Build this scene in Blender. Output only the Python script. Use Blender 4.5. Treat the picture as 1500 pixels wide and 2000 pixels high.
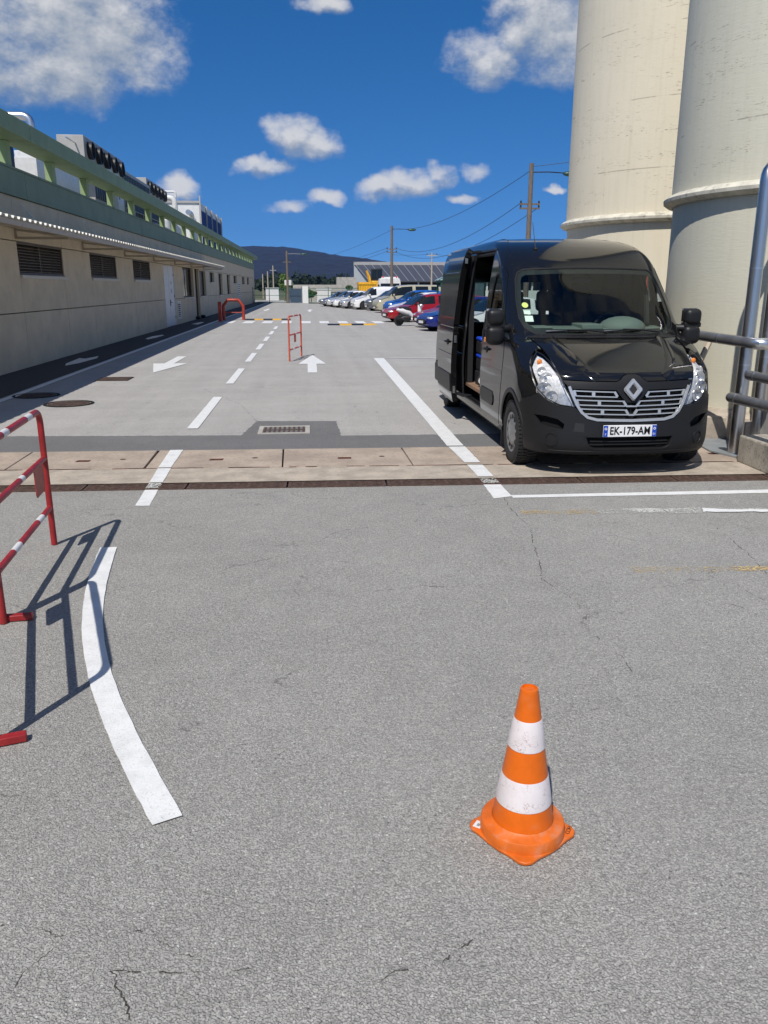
import bpy, bmesh, math, random
import numpy as np
from mathutils import Vector, Matrix, Euler
from mathutils.geometry import delaunay_2d_cdt
R=math.radians
random.seed(7)
for o in list(bpy.data.objects): bpy.data.objects.remove(o)
S=bpy.context.scene; COL=S.collection
# ------------------------------------------------ camera
F_PX,HZ,EYE,YAW=1560.0,560.0,1.85,R(5.112)
PITCH=math.atan((1000-HZ)/F_PX)
cd=bpy.data.cameras.new('camera'); cam=bpy.data.objects.new('camera',cd); COL.objects.link(cam)
cam.location=(0,0,EYE); cam.rotation_euler=(math.pi/2-PITCH,0,-YAW)
cd.sensor_fit='VERTICAL'; cd.sensor_height=36; cd.lens=36*F_PX/2000; cd.clip_end=9000; cd.clip_start=.05
S.camera=cam
S.render.resolution_x=768; S.render.resolution_y=1024
# ------------------------------------------------ light
SUN=Vector((-.325,-.665,1.0)).normalized()      # towards the sun
SUN_EL=math.asin(SUN.z); SUN_AZ=math.atan2(SUN.x,SUN.y)
sl=bpy.data.lights.new('sun','SUN'); sl.energy=4.3; sl.angle=R(.53); sl.color=(1,.955,.89)
so=bpy.data.objects.new('sun',sl); COL.objects.link(so); so.rotation_euler=SUN.to_track_quat('Z','Y').to_euler()
so.location=(-20,-30,40)
S.view_settings.view_transform='Standard'; S.view_settings.look='None'
S.view_settings.exposure=0; S.view_settings.gamma=1; S.view_settings.use_curve_mapping=False
world=bpy.data.worlds.new('World'); S.world=world; world.use_nodes=True
SKY_STRENGTH=.085

class NT:
    def __init__(s,t): s.t=t; t.nodes.clear(); s.x=0
    def n(s,ty,**k):
        nd=s.t.nodes.new(ty)
        for a,b in k.items(): setattr(nd,a,b)
        return nd
    def l(s,a,b): s.t.links.new(a,b)
    def put(s,sock,v):
        if hasattr(v,'is_output'): s.l(v,sock)
        else:
            if isinstance(v,(tuple,list)) and len(v)==3 and sock.type=='RGBA': v=(*v,1)
            sock.default_value=v
    def m(s,op,*a,clamp=False):
        nd=s.n('ShaderNodeMath',operation=op,use_clamp=clamp)
        for i,v in enumerate(a): s.put(nd.inputs[i],v)
        return nd.outputs[0]
    def v(s,op,*a):
        nd=s.n('ShaderNodeVectorMath',operation=op)
        for i,v in enumerate(a):
            if op=='SCALE' and i==1: s.put(nd.inputs['Scale'],v)
            else: s.put(nd.inputs[i],v)
        return nd.outputs['Value'] if op in('LENGTH','DOT_PRODUCT','DISTANCE') else nd.outputs[0]
    def mix(s,f,a,b,mode='MIX'):
        nd=s.n('ShaderNodeMix',data_type='RGBA',blend_type=mode)
        s.put(nd.inputs[0],f); s.put(nd.inputs[6],a); s.put(nd.inputs[7],b); return nd.outputs[2]
    def ramp(s,f,*st,interp='LINEAR'):
        nd=s.n('ShaderNodeValToRGB'); cr=nd.color_ramp; cr.interpolation=interp
        while len(cr.elements)<len(st): cr.elements.new(.5)
        for e,(p,c) in zip(cr.elements,st):
            e.position=p; e.color=(c,c,c,1) if isinstance(c,(int,float)) else (*c,1)
        s.put(nd.inputs[0],f); return nd.outputs[0]
    def sstep(s,v,a,b):
        nd=s.n('ShaderNodeMapRange',interpolation_type='SMOOTHSTEP'); s.put(nd.inputs[0],v)
        nd.inputs[1].default_value=a; nd.inputs[2].default_value=b; nd.inputs[3].default_value=0; nd.inputs[4].default_value=1
        return nd.outputs[0]
    def noise(s,vec,scale,detail=3,rough=.5,dist=0,col=False):
        nd=s.n('ShaderNodeTexNoise'); s.put(nd.inputs['Vector'],vec)
        nd.inputs['Scale'].default_value=scale; nd.inputs['Detail'].default_value=detail; nd.inputs['Roughness'].default_value=rough; nd.inputs['Distortion'].default_value=dist
        return nd.outputs[1] if col else nd.outputs[0]
    def vor(s,vec,scale,feature='F1',rand=1.0):
        nd=s.n('ShaderNodeTexVoronoi',feature=feature); s.put(nd.inputs['Vector'],vec); nd.inputs['Scale'].default_value=scale
        nd.inputs['Randomness'].default_value=rand
        return nd
    def coord(s,which='Object'): return s.n('ShaderNodeTexCoord').outputs[which]
    def scale(s,vec,sc): return s.v('MULTIPLY',vec,sc)

def px_dir(px,py):
    a=(px-750)/F_PX; b=(1000-py)/F_PX
    x=a; y=math.cos(PITCH)+b*math.sin(PITCH); z=-math.sin(PITCH)+b*math.cos(PITCH)
    c,s=math.cos(YAW),math.sin(YAW)
    return (x*c+y*s,-x*s+y*c,z)
# clouds: soft blobs at directions on the sky (azimuth/elevation slopes), broken up by fractal noise
CLOUDS=[(40,30,240,120),(225,70,115,85),(110,140,190,72),(285,130,72,60),(-150,60,260,150),
 (1085,40,135,92),(950,112,76,46),(1140,100,150,66),(1020,0,95,40),(1010,70,60,40),
 (572,266,62,36),(620,284,48,30),(520,324,58,18),(500,312,24,16),
 (745,374,50,22),(805,362,58,28),(856,342,36,28),
 (926,337,44,20),(900,391,34,12),(557,411,46,17),(636,393,46,13),(350,365,46,24),(1082,371,22,8),(640,6,50,20)]
def build_world():
    w=NT(world.node_tree)
    sky=w.n('ShaderNodeTexSky',sky_type='NISHITA'); sky.sun_disc=False
    sky.sun_elevation=SUN_EL; sky.sun_rotation=SUN_AZ; sky.altitude=300; sky.air_density=.8; sky.dust_density=.0; sky.ozone_density=2.2
    hs=w.n('ShaderNodeHueSaturation'); hs.inputs['Hue'].default_value=.503; hs.inputs['Saturation'].default_value=1.36; hs.inputs['Value'].default_value=1.42
    w.l(sky.outputs[0],hs.inputs['Color'])
    g=w.coord('Generated')
    up=w.v('MAXIMUM',g,(-1,-1,0)); w.l(w.v('NORMALIZE',w.v('ADD',up,(0,0,.16))),sky.inputs['Vector'])
    sep=w.n('ShaderNodeSeparateXYZ'); w.l(g,sep.inputs[0])
    yy=w.m('MAXIMUM',sep.outputs[1],.02)
    cx=w.n('ShaderNodeCombineXYZ'); w.l(w.m('DIVIDE',sep.outputs[0],yy),cx.inputs[0]); w.l(w.m('DIVIDE',sep.outputs[2],yy),cx.inputs[1])
    base=cx.outputs[0]
    wob=w.v('SUBTRACT',w.noise(g,16,3,.55,col=True),(.5,.5,.5))
    wob=w.v('MULTIPLY',wob,(.055,.040,0))
    w2=w.v('MULTIPLY',w.v('SUBTRACT',w.noise(g,60,2,.6,col=True),(.5,.5,.5)),(.008,.007,0))
    p0=w.v('ADD',w.v('ADD',base,wob),w2)
    def field(p):
        f=None
        for (a,b,rx,ry) in CLOUDS:
            d=px_dir(a,b); c=(d[0]/d[1],d[2]/d[1],0)
            k=1/(F_PX*d[1])*1.08
            q=w.v('MULTIPLY',w.v('SUBTRACT',p,c),(1/(rx*k),1/(ry*k),0))
            v=w.v('DOT_PRODUCT',q,q)
            f=v if f is None else w.n_min(f,v)
        return w.m('SUBTRACT',1.0,f)
    def n_min(a,b):
        nd=w.n('ShaderNodeMath',operation='SMOOTH_MIN'); w.put(nd.inputs[0],a); w.put(nd.inputs[1],b); nd.inputs[2].default_value=.25
        return nd.outputs[0]
    w.n_min=n_min
    f0=field(p0); f1=field(w.v('ADD',p0,(-.006,.016,0)))
    gs=w.v('MULTIPLY',g,(1,1,1.5)); n1=w.noise(gs,15,6,.66); n1b=w.noise(w.v('ADD',gs,(-.008,0,.016)),15,4,.62)
    dens=w.m('ADD',f0,w.m('MULTIPLY',w.m('SUBTRACT',n1,.50),2.7))
    front=w.sstep(sep.outputs[1],.05,.25)
    alpha=w.m('MULTIPLY',w.sstep(dens,-.2,1.15),front)
    shade=w.m('ADD',w.m('MULTIPLY',w.m('SUBTRACT',f0,f1),.9),w.m('MULTIPLY',w.m('SUBTRACT',n1,n1b),2.6))
    shade=w.m('ADD',shade,.42)
    big=w.noise(g,7,4,.6)
    shade=w.m('ADD',shade,w.m('MULTIPLY',w.m('SUBTRACT',big,.5),1.2))
    ccol=w.ramp(shade,(0,(3.4,4.1,5.1)),(.45,(5.4,5.8,6.3)),(1,(8.4,8.4,8.4)))
    # broken cloud added over the unseen sky, for softer, less blue shadow fill
    nb=w.noise(g,3.2,5,.58); rest=w.m('MULTIPLY',w.sstep(nb,.47,.60),w.m('SUBTRACT',1.0,w.sstep(sep.outputs[1],-.15,.35)))
    rest=w.m('MULTIPLY',rest,w.sstep(sep.outputs[2],.02,.12))
    rc=w.ramp(w.m('MULTIPLY',w.m('SUBTRACT',nb,.47),4.0),(0,(6.2,6.4,6.6)),(1,(4.4,4.7,5.2)))
    col=w.mix(w.m('MULTIPLY',alpha,.93),hs.outputs[0],ccol); col=w.mix(rest,col,rc)
    bg=w.n('ShaderNodeBackground'); w.l(col,bg.inputs[0]); bg.inputs[1].default_value=SKY_STRENGTH
    out=w.n('ShaderNodeOutputWorld'); w.l(bg.outputs[0],out.inputs[0])
build_world()

# ------------------------------------------------ mesh helpers
class MB:
    def __init__(s): s.v=[]; s.f=[]; s.mi=[]; s.cur=0
    def add(s,vs,fs):
        b=len(s.v); s.v+= [tuple(v) for v in vs]; s.f+=[tuple(b+i for i in f) for f in fs]; s.mi+=[s.cur]*len(fs); return s
    def box(s,x0,x1,y0,y1,z0,z1,M=None):
        vs=[(x,y,z) for z in(z0,z1) for y in(y0,y1) for x in(x0,x1)]
        if M is not None: vs=[M@Vector(v) for v in vs]
        return s.add(vs,[(0,2,3,1),(4,5,7,6),(0,1,5,4),(2,6,7,3),(0,4,6,2),(1,3,7,5)])
    def cyl(s,p0,p1,r0,r1=None,n=12,caps=True):
        r1=r0 if r1 is None else r1; p0=Vector(p0); p1=Vector(p1); d=(p1-p0).normalized()
        a=d.orthogonal().normalized(); b=d.cross(a); vs=[]
        for p,r in((p0,r0),(p1,r1)):
            for i in range(n):
                t=2*math.pi*i/n; vs.append(p+a*math.cos(t)*r+b*math.sin(t)*r)
        fs=[(i,(i+1)%n,n+(i+1)%n,n+i) for i in range(n)]
        if caps: fs+=[tuple(range(n-1,-1,-1)),tuple(range(n,2*n))]
        return s.add(vs,fs)
    def tube(s,pts,r,n=8,caps=True,closed=False):
        pts=[Vector(p) for p in pts]; m=len(pts); rs=r if isinstance(r,(list,tuple)) else [r]*m
        vs=[]; prev=None
        for i,p in enumerate(pts):
            if closed: d=(pts[(i+1)%m]-pts[i-1]).normalized()
            else: d=(pts[min(i+1,m-1)]-pts[max(i-1,0)]).normalized()
            if prev is None: a=d.orthogonal().normalized()
            else:
                a=prev-d*prev.dot(d)
                a=a.normalized() if a.length>1e-6 else d.orthogonal().normalized()
            prev=a; b=d.cross(a)
            for k in range(n):
                t=2*math.pi*k/n; vs.append(p+a*math.cos(t)*rs[i]+b*math.sin(t)*rs[i])
        fs=[]
        for i in range(m if closed else m-1):
            j=(i+1)%m
            for k in range(n): fs.append((i*n+k,i*n+(k+1)%n,j*n+(k+1)%n,j*n+k))
        if caps and not closed: fs+=[tuple(range(n-1,-1,-1)),tuple((m-1)*n+k for k in range(n))]
        return s.add(vs,fs)
    def lathe(s,prof,n=32,c=(0,0,0),axis='z',cap=True,M=None):
        vs=[]
        for (r,h) in prof:
            for k in range(n):
                t=2*math.pi*k/n; x,y=r*math.cos(t),r*math.sin(t)
                p={'z':(x,y,h),'x':(h,x,y),'y':(y,h,x)}[axis]
                vs.append((c[0]+p[0],c[1]+p[1],c[2]+p[2]))
        if M is not None: vs=[M@Vector(v) for v in vs]
        fs=[(i*n+k,i*n+(k+1)%n,(i+1)*n+(k+1)%n,(i+1)*n+k) for i in range(len(prof)-1) for k in range(n)]
        if cap: fs+=[tuple(range(n-1,-1,-1)),tuple((len(prof)-1)*n+k for k in range(n))]
        return s.add(vs,fs)
    def prism(s,poly,z0,z1,M=None,flip=False):
        n=len(poly); vs=[(x,y,z0) for x,y in poly]+[(x,y,z1) for x,y in poly]
        if M is not None: vs=[M@Vector(v) for v in vs]
        fs=[tuple(range(n-1,-1,-1)),tuple(range(n,2*n))]+[(i,(i+1)%n,n+(i+1)%n,n+i) for i in range(n)]
        return s.add(vs,fs)
    def ball(s,c,rx,ry=None,rz=None,n=12,m=8):
        ry=ry or rx; rz=rz or rx; vs=[(c[0],c[1],c[2]-rz)]
        for i in range(1,m):
            ph=-math.pi/2+math.pi*i/m
            for k in range(n):
                t=2*math.pi*k/n; vs.append((c[0]+rx*math.cos(ph)*math.cos(t),c[1]+ry*math.cos(ph)*math.sin(t),c[2]+rz*math.sin(ph)))
        vs.append((c[0],c[1],c[2]+rz)); L=len(vs)-1; fs=[]
        for k in range(n): fs.append((0,1+(k+1)%n,1+k))
        for i in range(m-2):
            for k in range(n): fs.append((1+i*n+k,1+i*n+(k+1)%n,1+(i+1)*n+(k+1)%n,1+(i+1)*n+k))
        for k in range(n): fs.append((1+(m-2)*n+k,1+(m-2)*n+(k+1)%n,L))
        return s.add(vs,fs)
    def mesh(s,name,mats,smooth=False,fix=True):
        me=bpy.data.meshes.new(name); me.from_pydata([tuple(v) for v in s.v],[],s.f)
        if not isinstance(mats,(list,tuple)): mats=[mats]
        for m in mats: me.materials.append(m)
        if len(mats)>1: me.polygons.foreach_set('material_index',s.mi)
        if fix:
            bm=bmesh.new(); bm.from_mesh(me); bmesh.ops.recalc_face_normals(bm,faces=bm.faces); bm.to_mesh(me); bm.free()
        if smooth:
            me.polygons.foreach_set('use_smooth',[True]*len(me.polygons)); me.set_sharp_from_angle(angle=R(38))
        me.update(); return me
    def build(s,name,mats,parent=None,smooth=False,bevel=0,loc=None,rot=None,**tags):
        o=bpy.data.objects.new(name,s.mesh(name,mats,smooth or bevel>0)); COL.objects.link(o)
        if parent: o.parent=parent
        if loc is not None: o.location=loc
        if rot is not None: o.rotation_euler=rot
        if bevel:
            b=o.modifiers.new('bevel','BEVEL'); b.width=bevel; b.segments=2; b.limit_method='ANGLE'; b.angle_limit=R(40); b.harden_normals=False
        tag(o,**tags); return o
def tag(o,label=None,cat=None,group=None,kind=None):
    if label: o['label']=label
    if cat: o['category']=cat
    if group: o['group']=group
    if kind: o['kind']=kind
    return o
def thing(name,loc,label,cat,group=None,rotz=0,kind=None,parent=None):
    o=bpy.data.objects.new(name,None); COL.objects.link(o); o.location=loc; o.rotation_euler=(0,0,rotz)
    o.empty_display_size=.2
    if parent: o.parent=parent
    return tag(o,label,cat,group,kind)
def dup(root,loc,rotz=None,label=None,group=None,swap=None,scale=None):
    def cp(o,par):
        c=o.copy(); COL.objects.link(c); c.parent=par
        if swap and c.data and c.data.materials and c.data.materials[0] and c.data.materials[0].name in swap:
            c.data=c.data.copy(); c.data.materials[0]=swap[c.data.materials[0].name]
        for ch in [x for x in bpy.data.objects if x.parent==o]: cp(ch,c)
        return c
    c=cp(root,None); c.location=loc
    if rotz is not None: c.rotation_euler=(0,0,rotz)
    if scale: c.scale=scale
    if label: c['label']=label
    if group: c['group']=group
    return c
def text_mesh(name,txt,size,mat,parent=None,extrude=.001,align='CENTER',**kw):
    cu=bpy.data.curves.new(name,'FONT'); cu.body=txt; cu.size=size; cu.extrude=extrude; cu.align_x=align; cu.align_y='CENTER'
    cu.offset=kw.get('bold',0); cu.space_character=kw.get('space',1)
    t=bpy.data.objects.new('t',cu); COL.objects.link(t); bpy.context.view_layer.update()
    me=bpy.data.meshes.new_from_object(t); bpy.data.objects.remove(t); me.name=name
    me.materials.clear(); me.materials.append(mat)
    o=bpy.data.objects.new(name,me); COL.objects.link(o)
    if parent: o.parent=parent
    return o
# ------------------------------------------------ materials
def mat(name,col,rough=.6,metal=0,var=0,vscale=3,bump=0,bscale=40,coat=0,spec=.5,stretch=(1,1,1),dirt=None,dscale=1.5,damt=.5):
    m=bpy.data.materials.new(name); m.use_nodes=True; t=NT(m.node_tree)
    b=t.n('ShaderNodeBsdfPrincipled'); o=t.n('ShaderNodeOutputMaterial'); t.l(b.outputs[0],o.inputs[0])
    co=t.scale(t.coord(),stretch)
    c=(*col,1)
    if var:
        n=t.noise(co,vscale,3,.6); c2=t.mix(t.sstep(n,.3,.7),tuple(x*(1-var) for x in col),tuple(min(1,x*(1+var)) for x in col)); c=c2
    if dirt:
        n=t.noise(co,dscale,5,.65); c=t.mix(t.m('MULTIPLY',t.sstep(n,.5,.72),damt),c,dirt)
    t.put(b.inputs['Base Color'],c); b.inputs['Roughness'].default_value=rough; b.inputs['Metallic'].default_value=metal
    b.inputs['Coat Weight'].default_value=coat; b.inputs['Coat Roughness'].default_value=.03; b.inputs['Specular IOR Level'].default_value=spec
    if var and not metal:
        t.put(b.inputs['Roughness'],t.m('ADD',rough-.06,t.m('MULTIPLY',t.noise(co,vscale*2.3,3),.12)))
    if bump:
        bp=t.n('ShaderNodeBump'); bp.inputs['Strength'].default_value=bump; bp.inputs['Distance'].default_value=.004
        t.l(t.noise(co,bscale,2,.6),bp.inputs['Height']); t.l(bp.outputs[0],b.inputs['Normal'])
    return m
def asphalt(name,lo,hi,scale=120,tint=(1,1,.98),cracks=0,patch=.12,marks=False,bump=.6,streak=0,gapk=.25,pitk=.75):
    m=bpy.data.materials.new(name); m.use_nodes=True; t=NT(m.node_tree)
    b=t.n('ShaderNodeBsdfPrincipled'); o=t.n('ShaderNodeOutputMaterial'); t.l(b.outputs[0],o.inputs[0])
    co=t.coord()
    wv=t.v('ADD',co,t.v('SCALE',t.v('SUBTRACT',t.noise(co,60,0,.5,col=True),(.5,.5,.5)),.006))
    v=t.vor(wv,scale); v2=t.vor(wv,scale*.42)
    sep=t.n('ShaderNodeSeparateColor'); t.l(v.outputs['Color'],sep.inputs[0])
    sep2=t.n('ShaderNodeSeparateColor'); t.l(v2.outputs['Color'],sep2.inputs[0])
    stone=t.m('ADD',t.m('MULTIPLY',sep.outputs[0],.55),t.m('MULTIPLY',t.noise(co,scale*2.1,1,.7),.45))
    gap=t.sstep(v.outputs['Distance'],.45,.78)           # dark binder between stones
    big=t.m('MULTIPLY',t.m('GREATER_THAN',sep2.outputs[1],.88),t.m('SUBTRACT',1.0,t.sstep(v2.outputs['Distance'],.22,.34)))
    pits=t.sstep(t.noise(co,scale*.42,3,.7),.57,.68)
    pits=t.m('MULTIPLY',pits,t.m('ADD',.35,t.m('MULTIPLY',t.sstep(t.noise(co,2.3,4,.7),.42,.66),1.0)),clamp=True)
    val=t.mix(stone,tuple(lo*x for x in tint),tuple(hi*x for x in tint))
    val=t.mix(t.m('MULTIPLY',big,.7),val,(hi*1.25,hi*1.24,hi*1.16))
    val=t.mix(t.m('MULTIPLY',gap,gapk),val,(lo*.55,lo*.55,lo*.56))
    val=t.mix(t.m('MULTIPLY',pits,pitk),val,(lo*.45,lo*.45,lo*.46))
    n1=t.noise(co,.55,4,.65); n2=t.noise(co,4.1,4,.65); n3=t.noise(co,48,2,.7)
    k=t.m('ADD',t.m('ADD',t.m('MULTIPLY',t.m('SUBTRACT',n1,.5),patch*2.2),t.m('MULTIPLY',t.m('SUBTRACT',n2,.5),patch*1.5)),t.m('MULTIPLY',t.m('SUBTRACT',n3,.5),patch*3.6))
    k=t.m('ADD',1.0,k)
    if streak:
        k=t.m('ADD',k,t.m('MULTIPLY',t.m('SUBTRACT',t.noise(t.scale(co,(2.4,.07,1)),1.0,4,.6),.5),streak)); k=t.m('ADD',k,t.m('MULTIPLY',t.m('SUBTRACT',t.noise(t.scale(co,(.35,1.6,1)),1.0,4,.65),.5),streak))
    cc=t.n('ShaderNodeCombineXYZ'); [t.l(k,cc.inputs[i]) for i in range(3)]
    val=t.mix(1.0,val,cc.outputs[0],'MULTIPLY')
    h=t.m('SUBTRACT',t.m('MULTIPLY',sep.outputs[0],.5),gap)
    if cracks:
        cw=t.v('ADD',co,t.v('SCALE',t.v('SUBTRACT',t.noise(co,2.6,4,.6,col=True),(.5,.5,.5)),.42))
        ce=t.vor(cw,.55,'DISTANCE_TO_EDGE').outputs['Distance']
        line=t.m('SUBTRACT',1.0,t.sstep(ce,.0012,.0065))
        line=t.m('MULTIPLY',line,t.sstep(t.noise(co,1.3,4,.6),.46,.62))
        line=t.m('MULTIPLY',line,t.sstep(t.noise(co,19,3,.6),.40,.55))
        val=t.mix(t.m('MULTIPLY',line,cracks),val,(.05,.048,.044))
    t.l(val,b.inputs['Base Color']); b.inputs['Roughness'].default_value=.92; b.inputs['Specular IOR Level'].default_value=.25
    if bump:
        bp=t.n('ShaderNodeBump'); bp.inputs['Strength'].default_value=bump; bp.inputs['Distance'].default_value=.003
        t.l(h,bp.inputs['Height']); t.l(bp.outputs[0],b.inputs['Normal'])
    return m
def paint_mark(name,col,wear=.2,scale=60):
    """road paint: worn through to the stones where noise is high"""
    m=bpy.data.materials.new(name); m.use_nodes=True; t=NT(m.node_tree)
    b=t.n('ShaderNodeBsdfPrincipled'); o=t.n('ShaderNodeOutputMaterial')
    co=t.coord(); n=t.noise(co,scale,5,.7); n2=t.noise(co,2.2,4,.6)
    c=t.mix(t.sstep(t.noise(co,9,5,.65),.35,.75),col,tuple(x*.84 for x in col)); c=t.mix(t.m('MULTIPLY',t.sstep(t.noise(co,90,2,.6),.58,.66),.5),c,tuple(x*.6 for x in col))
    t.l(c,b.inputs['Base Color']); b.inputs['Roughness'].default_value=.6
    bp=t.n('ShaderNodeBump'); bp.inputs['Strength'].default_value=.35; bp.inputs['Distance'].default_value=.002
    t.l(t.m('ADD',t.vor(co,110).outputs['Distance'],n),bp.inputs['Height']); t.l(bp.outputs[0],b.inputs['Normal'])
    tr=t.n('ShaderNodeBsdfTransparent'); mx=t.n('ShaderNodeMixShader')
    k=t.m('ADD',n,t.m('MULTIPLY',t.m('SUBTRACT',n2,.5),.5))
    t.l(t.sstep(k,1-wear-.06,1-wear),mx.inputs[0]); t.l(b.outputs[0],mx.inputs[1]); t.l(tr.outputs[0],mx.inputs[2]); t.l(mx.outputs[0],o.inputs[0])
    return m
def glass(name,tint=(.55,.62,.58),refl=1.0,ior=1.5):
    m=bpy.data.materials.new(name); m.use_nodes=True; t=NT(m.node_tree)
    o=t.n('ShaderNodeOutputMaterial'); tr=t.n('ShaderNodeBsdfTransparent'); tr.inputs[0].default_value=(*tint,1)
    gl=t.n('ShaderNodeBsdfGlossy'); gl.inputs['Roughness'].default_value=.01; gl.inputs[0].default_value=(1,1,1,1)
    fr=t.n('ShaderNodeFresnel'); fr.inputs[0].default_value=ior
    mx=t.n('ShaderNodeMixShader'); t.l(t.m('MULTIPLY',fr.outputs[0],refl,clamp=True),mx.inputs[0])
    t.l(tr.outputs[0],mx.inputs[1]); t.l(gl.outputs[0],mx.inputs[2]); t.l(mx.outputs[0],o.inputs[0]); return m
M={}
M['asphalt']=asphalt('asphalt grey',.205,.535,160,(1,.968,.895),cracks=.45,bump=.9,patch=.17,gapk=.26,pitk=.85)
M['asphalt_far']=asphalt('asphalt beyond drain',.29,.50,120,(1,.96,.90),cracks=.45,bump=0,patch=.10,streak=.30)
M['asphalt_dark']=asphalt('asphalt dark strip',.13,.21,140,(1,.99,.98),bump=0,patch=.14,streak=.2)
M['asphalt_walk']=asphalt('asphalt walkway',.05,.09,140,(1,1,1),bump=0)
M['white_mark']=paint_mark('white road paint',(.79,.79,.77),.25)
M['old_white']=paint_mark('worn white road paint',(.62,.62,.57),.47,45)
M['old_yellow']=paint_mark('worn yellow road paint',(.60,.44,.20),.515,45)
M['slab']=mat('concrete slab',(.40,.325,.26),.9,var=.16,vscale=2.2,bump=.8,bscale=130,dirt=(.22,.16,.12),dscale=26,damt=.6)
M['slab_edge']=mat('concrete strip',(.43,.37,.30),.92,var=.18,vscale=4,bump=.9,bscale=160,dirt=(.26,.20,.15),dscale=34,damt=.6)
M['gap']=mat('joint dirt',(.045,.035,.025),.95)
M['cast']=mat('rusty cast iron',(.085,.05,.036),.75,var=.35,vscale=25,bump=.6,bscale=90)
M['cast2']=mat('rusty cover iron',(.075,.048,.036),.8,var=.5,vscale=9,bump=.6,bscale=90)
M['rust']=mat('red rust',(.13,.06,.042),.85,var=.3,vscale=30,bump=.5,bscale=120)
M['black_hole']=mat('dark void',(.004,.004,.004),1)
M['wall']=mat('beige concrete panel',(.64,.53,.37),.85,var=.07,vscale=1.2,bump=.35,bscale=60,dirt=(.46,.40,.31),dscale=2.2,damt=.4)
M['wall_core']=mat('wall core',(.10,.085,.065),.95)
M['green']=mat('green painted steel',(.29,.38,.19),.55,var=.08,vscale=2)
M['green_b']=mat('green beam paint',(.20,.27,.135),.55,var=.08,vscale=2)
M['green_d']=mat('green fascia',(.185,.24,.150),.6,var=.08,vscale=1.2)
M['roof']=mat('roof gravel',(.3,.29,.27),.95,var=.15)
M['louvre']=mat('bronze louvre',(.22,.175,.125),.5,var=.15)
M['frame_d']=mat('bronze frame',(.10,.075,.05),.5)
M['sill']=mat('cream sill',(.62,.57,.47),.6)
M['white_p']=mat('white painted metal',(.72,.72,.70),.4,var=.05,vscale=4,dirt=(.45,.44,.42),dscale=6,damt=.3)
M['awn_sheet']=mat('cream corrugated sheet',(.74,.71,.62),.45,var=.06,dirt=(.4,.36,.28),dscale=5,damt=.4)
M['awn_frame']=mat('beige steel bracket',(.44,.37,.28),.55)
M['grey_m']=mat('grey painted cabinet',(.40,.39,.37),.5,var=.06)
M['black_p']=mat('black plastic',(.018,.018,.019),.5)
M['blue_m']=mat('blue cooling grille',(.012,.05,.24),.45,var=.2,vscale=8)
M['steel']=mat('stainless steel',(.62,.61,.60),.30,1,bump=.25,bscale=9,stretch=(6,6,.6))
M['alu']=mat('aluminium jacket',(.72,.73,.75),.33,1,bump=.3,bscale=15)
M['pipe_grey']=mat('grey lagged pipe',(.24,.24,.245),.36,.6,var=.15,vscale=6)
M['red']=mat('red barrier paint',(.33,.020,.022),.42,var=.18,vscale=12,dirt=(.16,.035,.025),dscale=22,damt=.6)
M['red_or']=mat('faded red paint',(.55,.085,.035),.45,var=.15,vscale=10)
M['white_b']=mat('white barrier band',(.72,.72,.72),.5,var=.1,vscale=20,dirt=(.4,.3,.28),dscale=20,damt=.4)
M['orange']=mat('orange cone plastic',(.72,.135,.002),.38,var=.07,vscale=14,dirt=(.62,.22,.09),dscale=9,damt=.45)
M['orange_base']=mat('scuffed orange cone base',(.66,.135,.010),.48,var=.12,vscale=16,dirt=(.55,.30,.19),dscale=13,damt=.55)
M['wood']=mat('weathered wood pole',(.17,.135,.105),.9,var=.3,vscale=6,stretch=(6,6,.7),bump=.6,bscale=20)
M['concrete']=mat('concrete',(.40,.38,.34),.9,var=.15,bump=.5,bscale=50)
M['block']=mat('pitted concrete block',(.36,.33,.28),.95,var=.22,vscale=7,bump=1,bscale=45,dirt=(.13,.12,.10),dscale=32,damt=.8)
M['wire']=mat('black cable',(.02,.02,.02),.6)
M['lamp_g']=mat('dark green lamp head',(.03,.09,.07),.35)
M['fence_g']=mat('green fence wire',(.02,.10,.055),.5)
M['blue_gate']=mat('blue grey gate',(.06,.10,.15),.5)
M['yellow']=mat('machine yellow',(.78,.42,.02),.45,var=.1)
M['grey_plate']=mat('grey painted plate',(.24,.26,.27),.55,var=.1,vscale=5)
M['zinc']=mat('dark standing seam roof',(.06,.065,.08),.75,var=.15)
M['zinc_rib']=mat('pale roof seam',(.30,.31,.34),.4)
M['depot_w']=mat('white render wall',(.74,.74,.72),.8,var=.04)
M['grass']=mat('verge grass',(.05,.075,.02),.95,var=.4,vscale=5,bump=.8,bscale=20)
M['ground']=mat('field ground',(.10,.11,.05),.95,var=.3,vscale=.05)
M['leaf']=mat('tree leaf',(.05,.10,.022),.75,var=.4,vscale=2)
M['leaf_l']=mat('light tree leaf',(.10,.17,.035),.7,var=.35,vscale=3)
M['bark']=mat('bark',(.16,.13,.10),.9)
M['plate_w']=mat('number plate white',(.78,.78,.78),.35)
M['plate_b']=mat('number plate blue',(.01,.06,.42),.35)
M['ink']=mat('black ink',(.006,.006,.008),.5)
M['tyre']=mat('tyre rubber',(.022,.022,.023),.8,bump=.4,bscale=80)
M['rim']=mat('silver wheel cover',(.30,.31,.32),.35,.55)
M['chrome']=mat('chrome',(.80,.79,.78),.16,1)
M['silver']=mat('satin silver trim',(.55,.56,.57),.34,.6)
M['trim']=mat('black textured plastic trim',(.012,.012,.013),.45,spec=.35)
M['van_black']=mat('black van paint',(.0085,.0085,.009),.07,coat=0,spec=.55)
M['van_in']=mat('van interior black',(.010,.010,.011),.7)
M['dash']=mat('grey dashboard',(.22,.25,.235),.7)
M['ply']=mat('plywood floor',(.26,.16,.10),.7,var=.15,vscale=4,stretch=(1,6,1))
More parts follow.
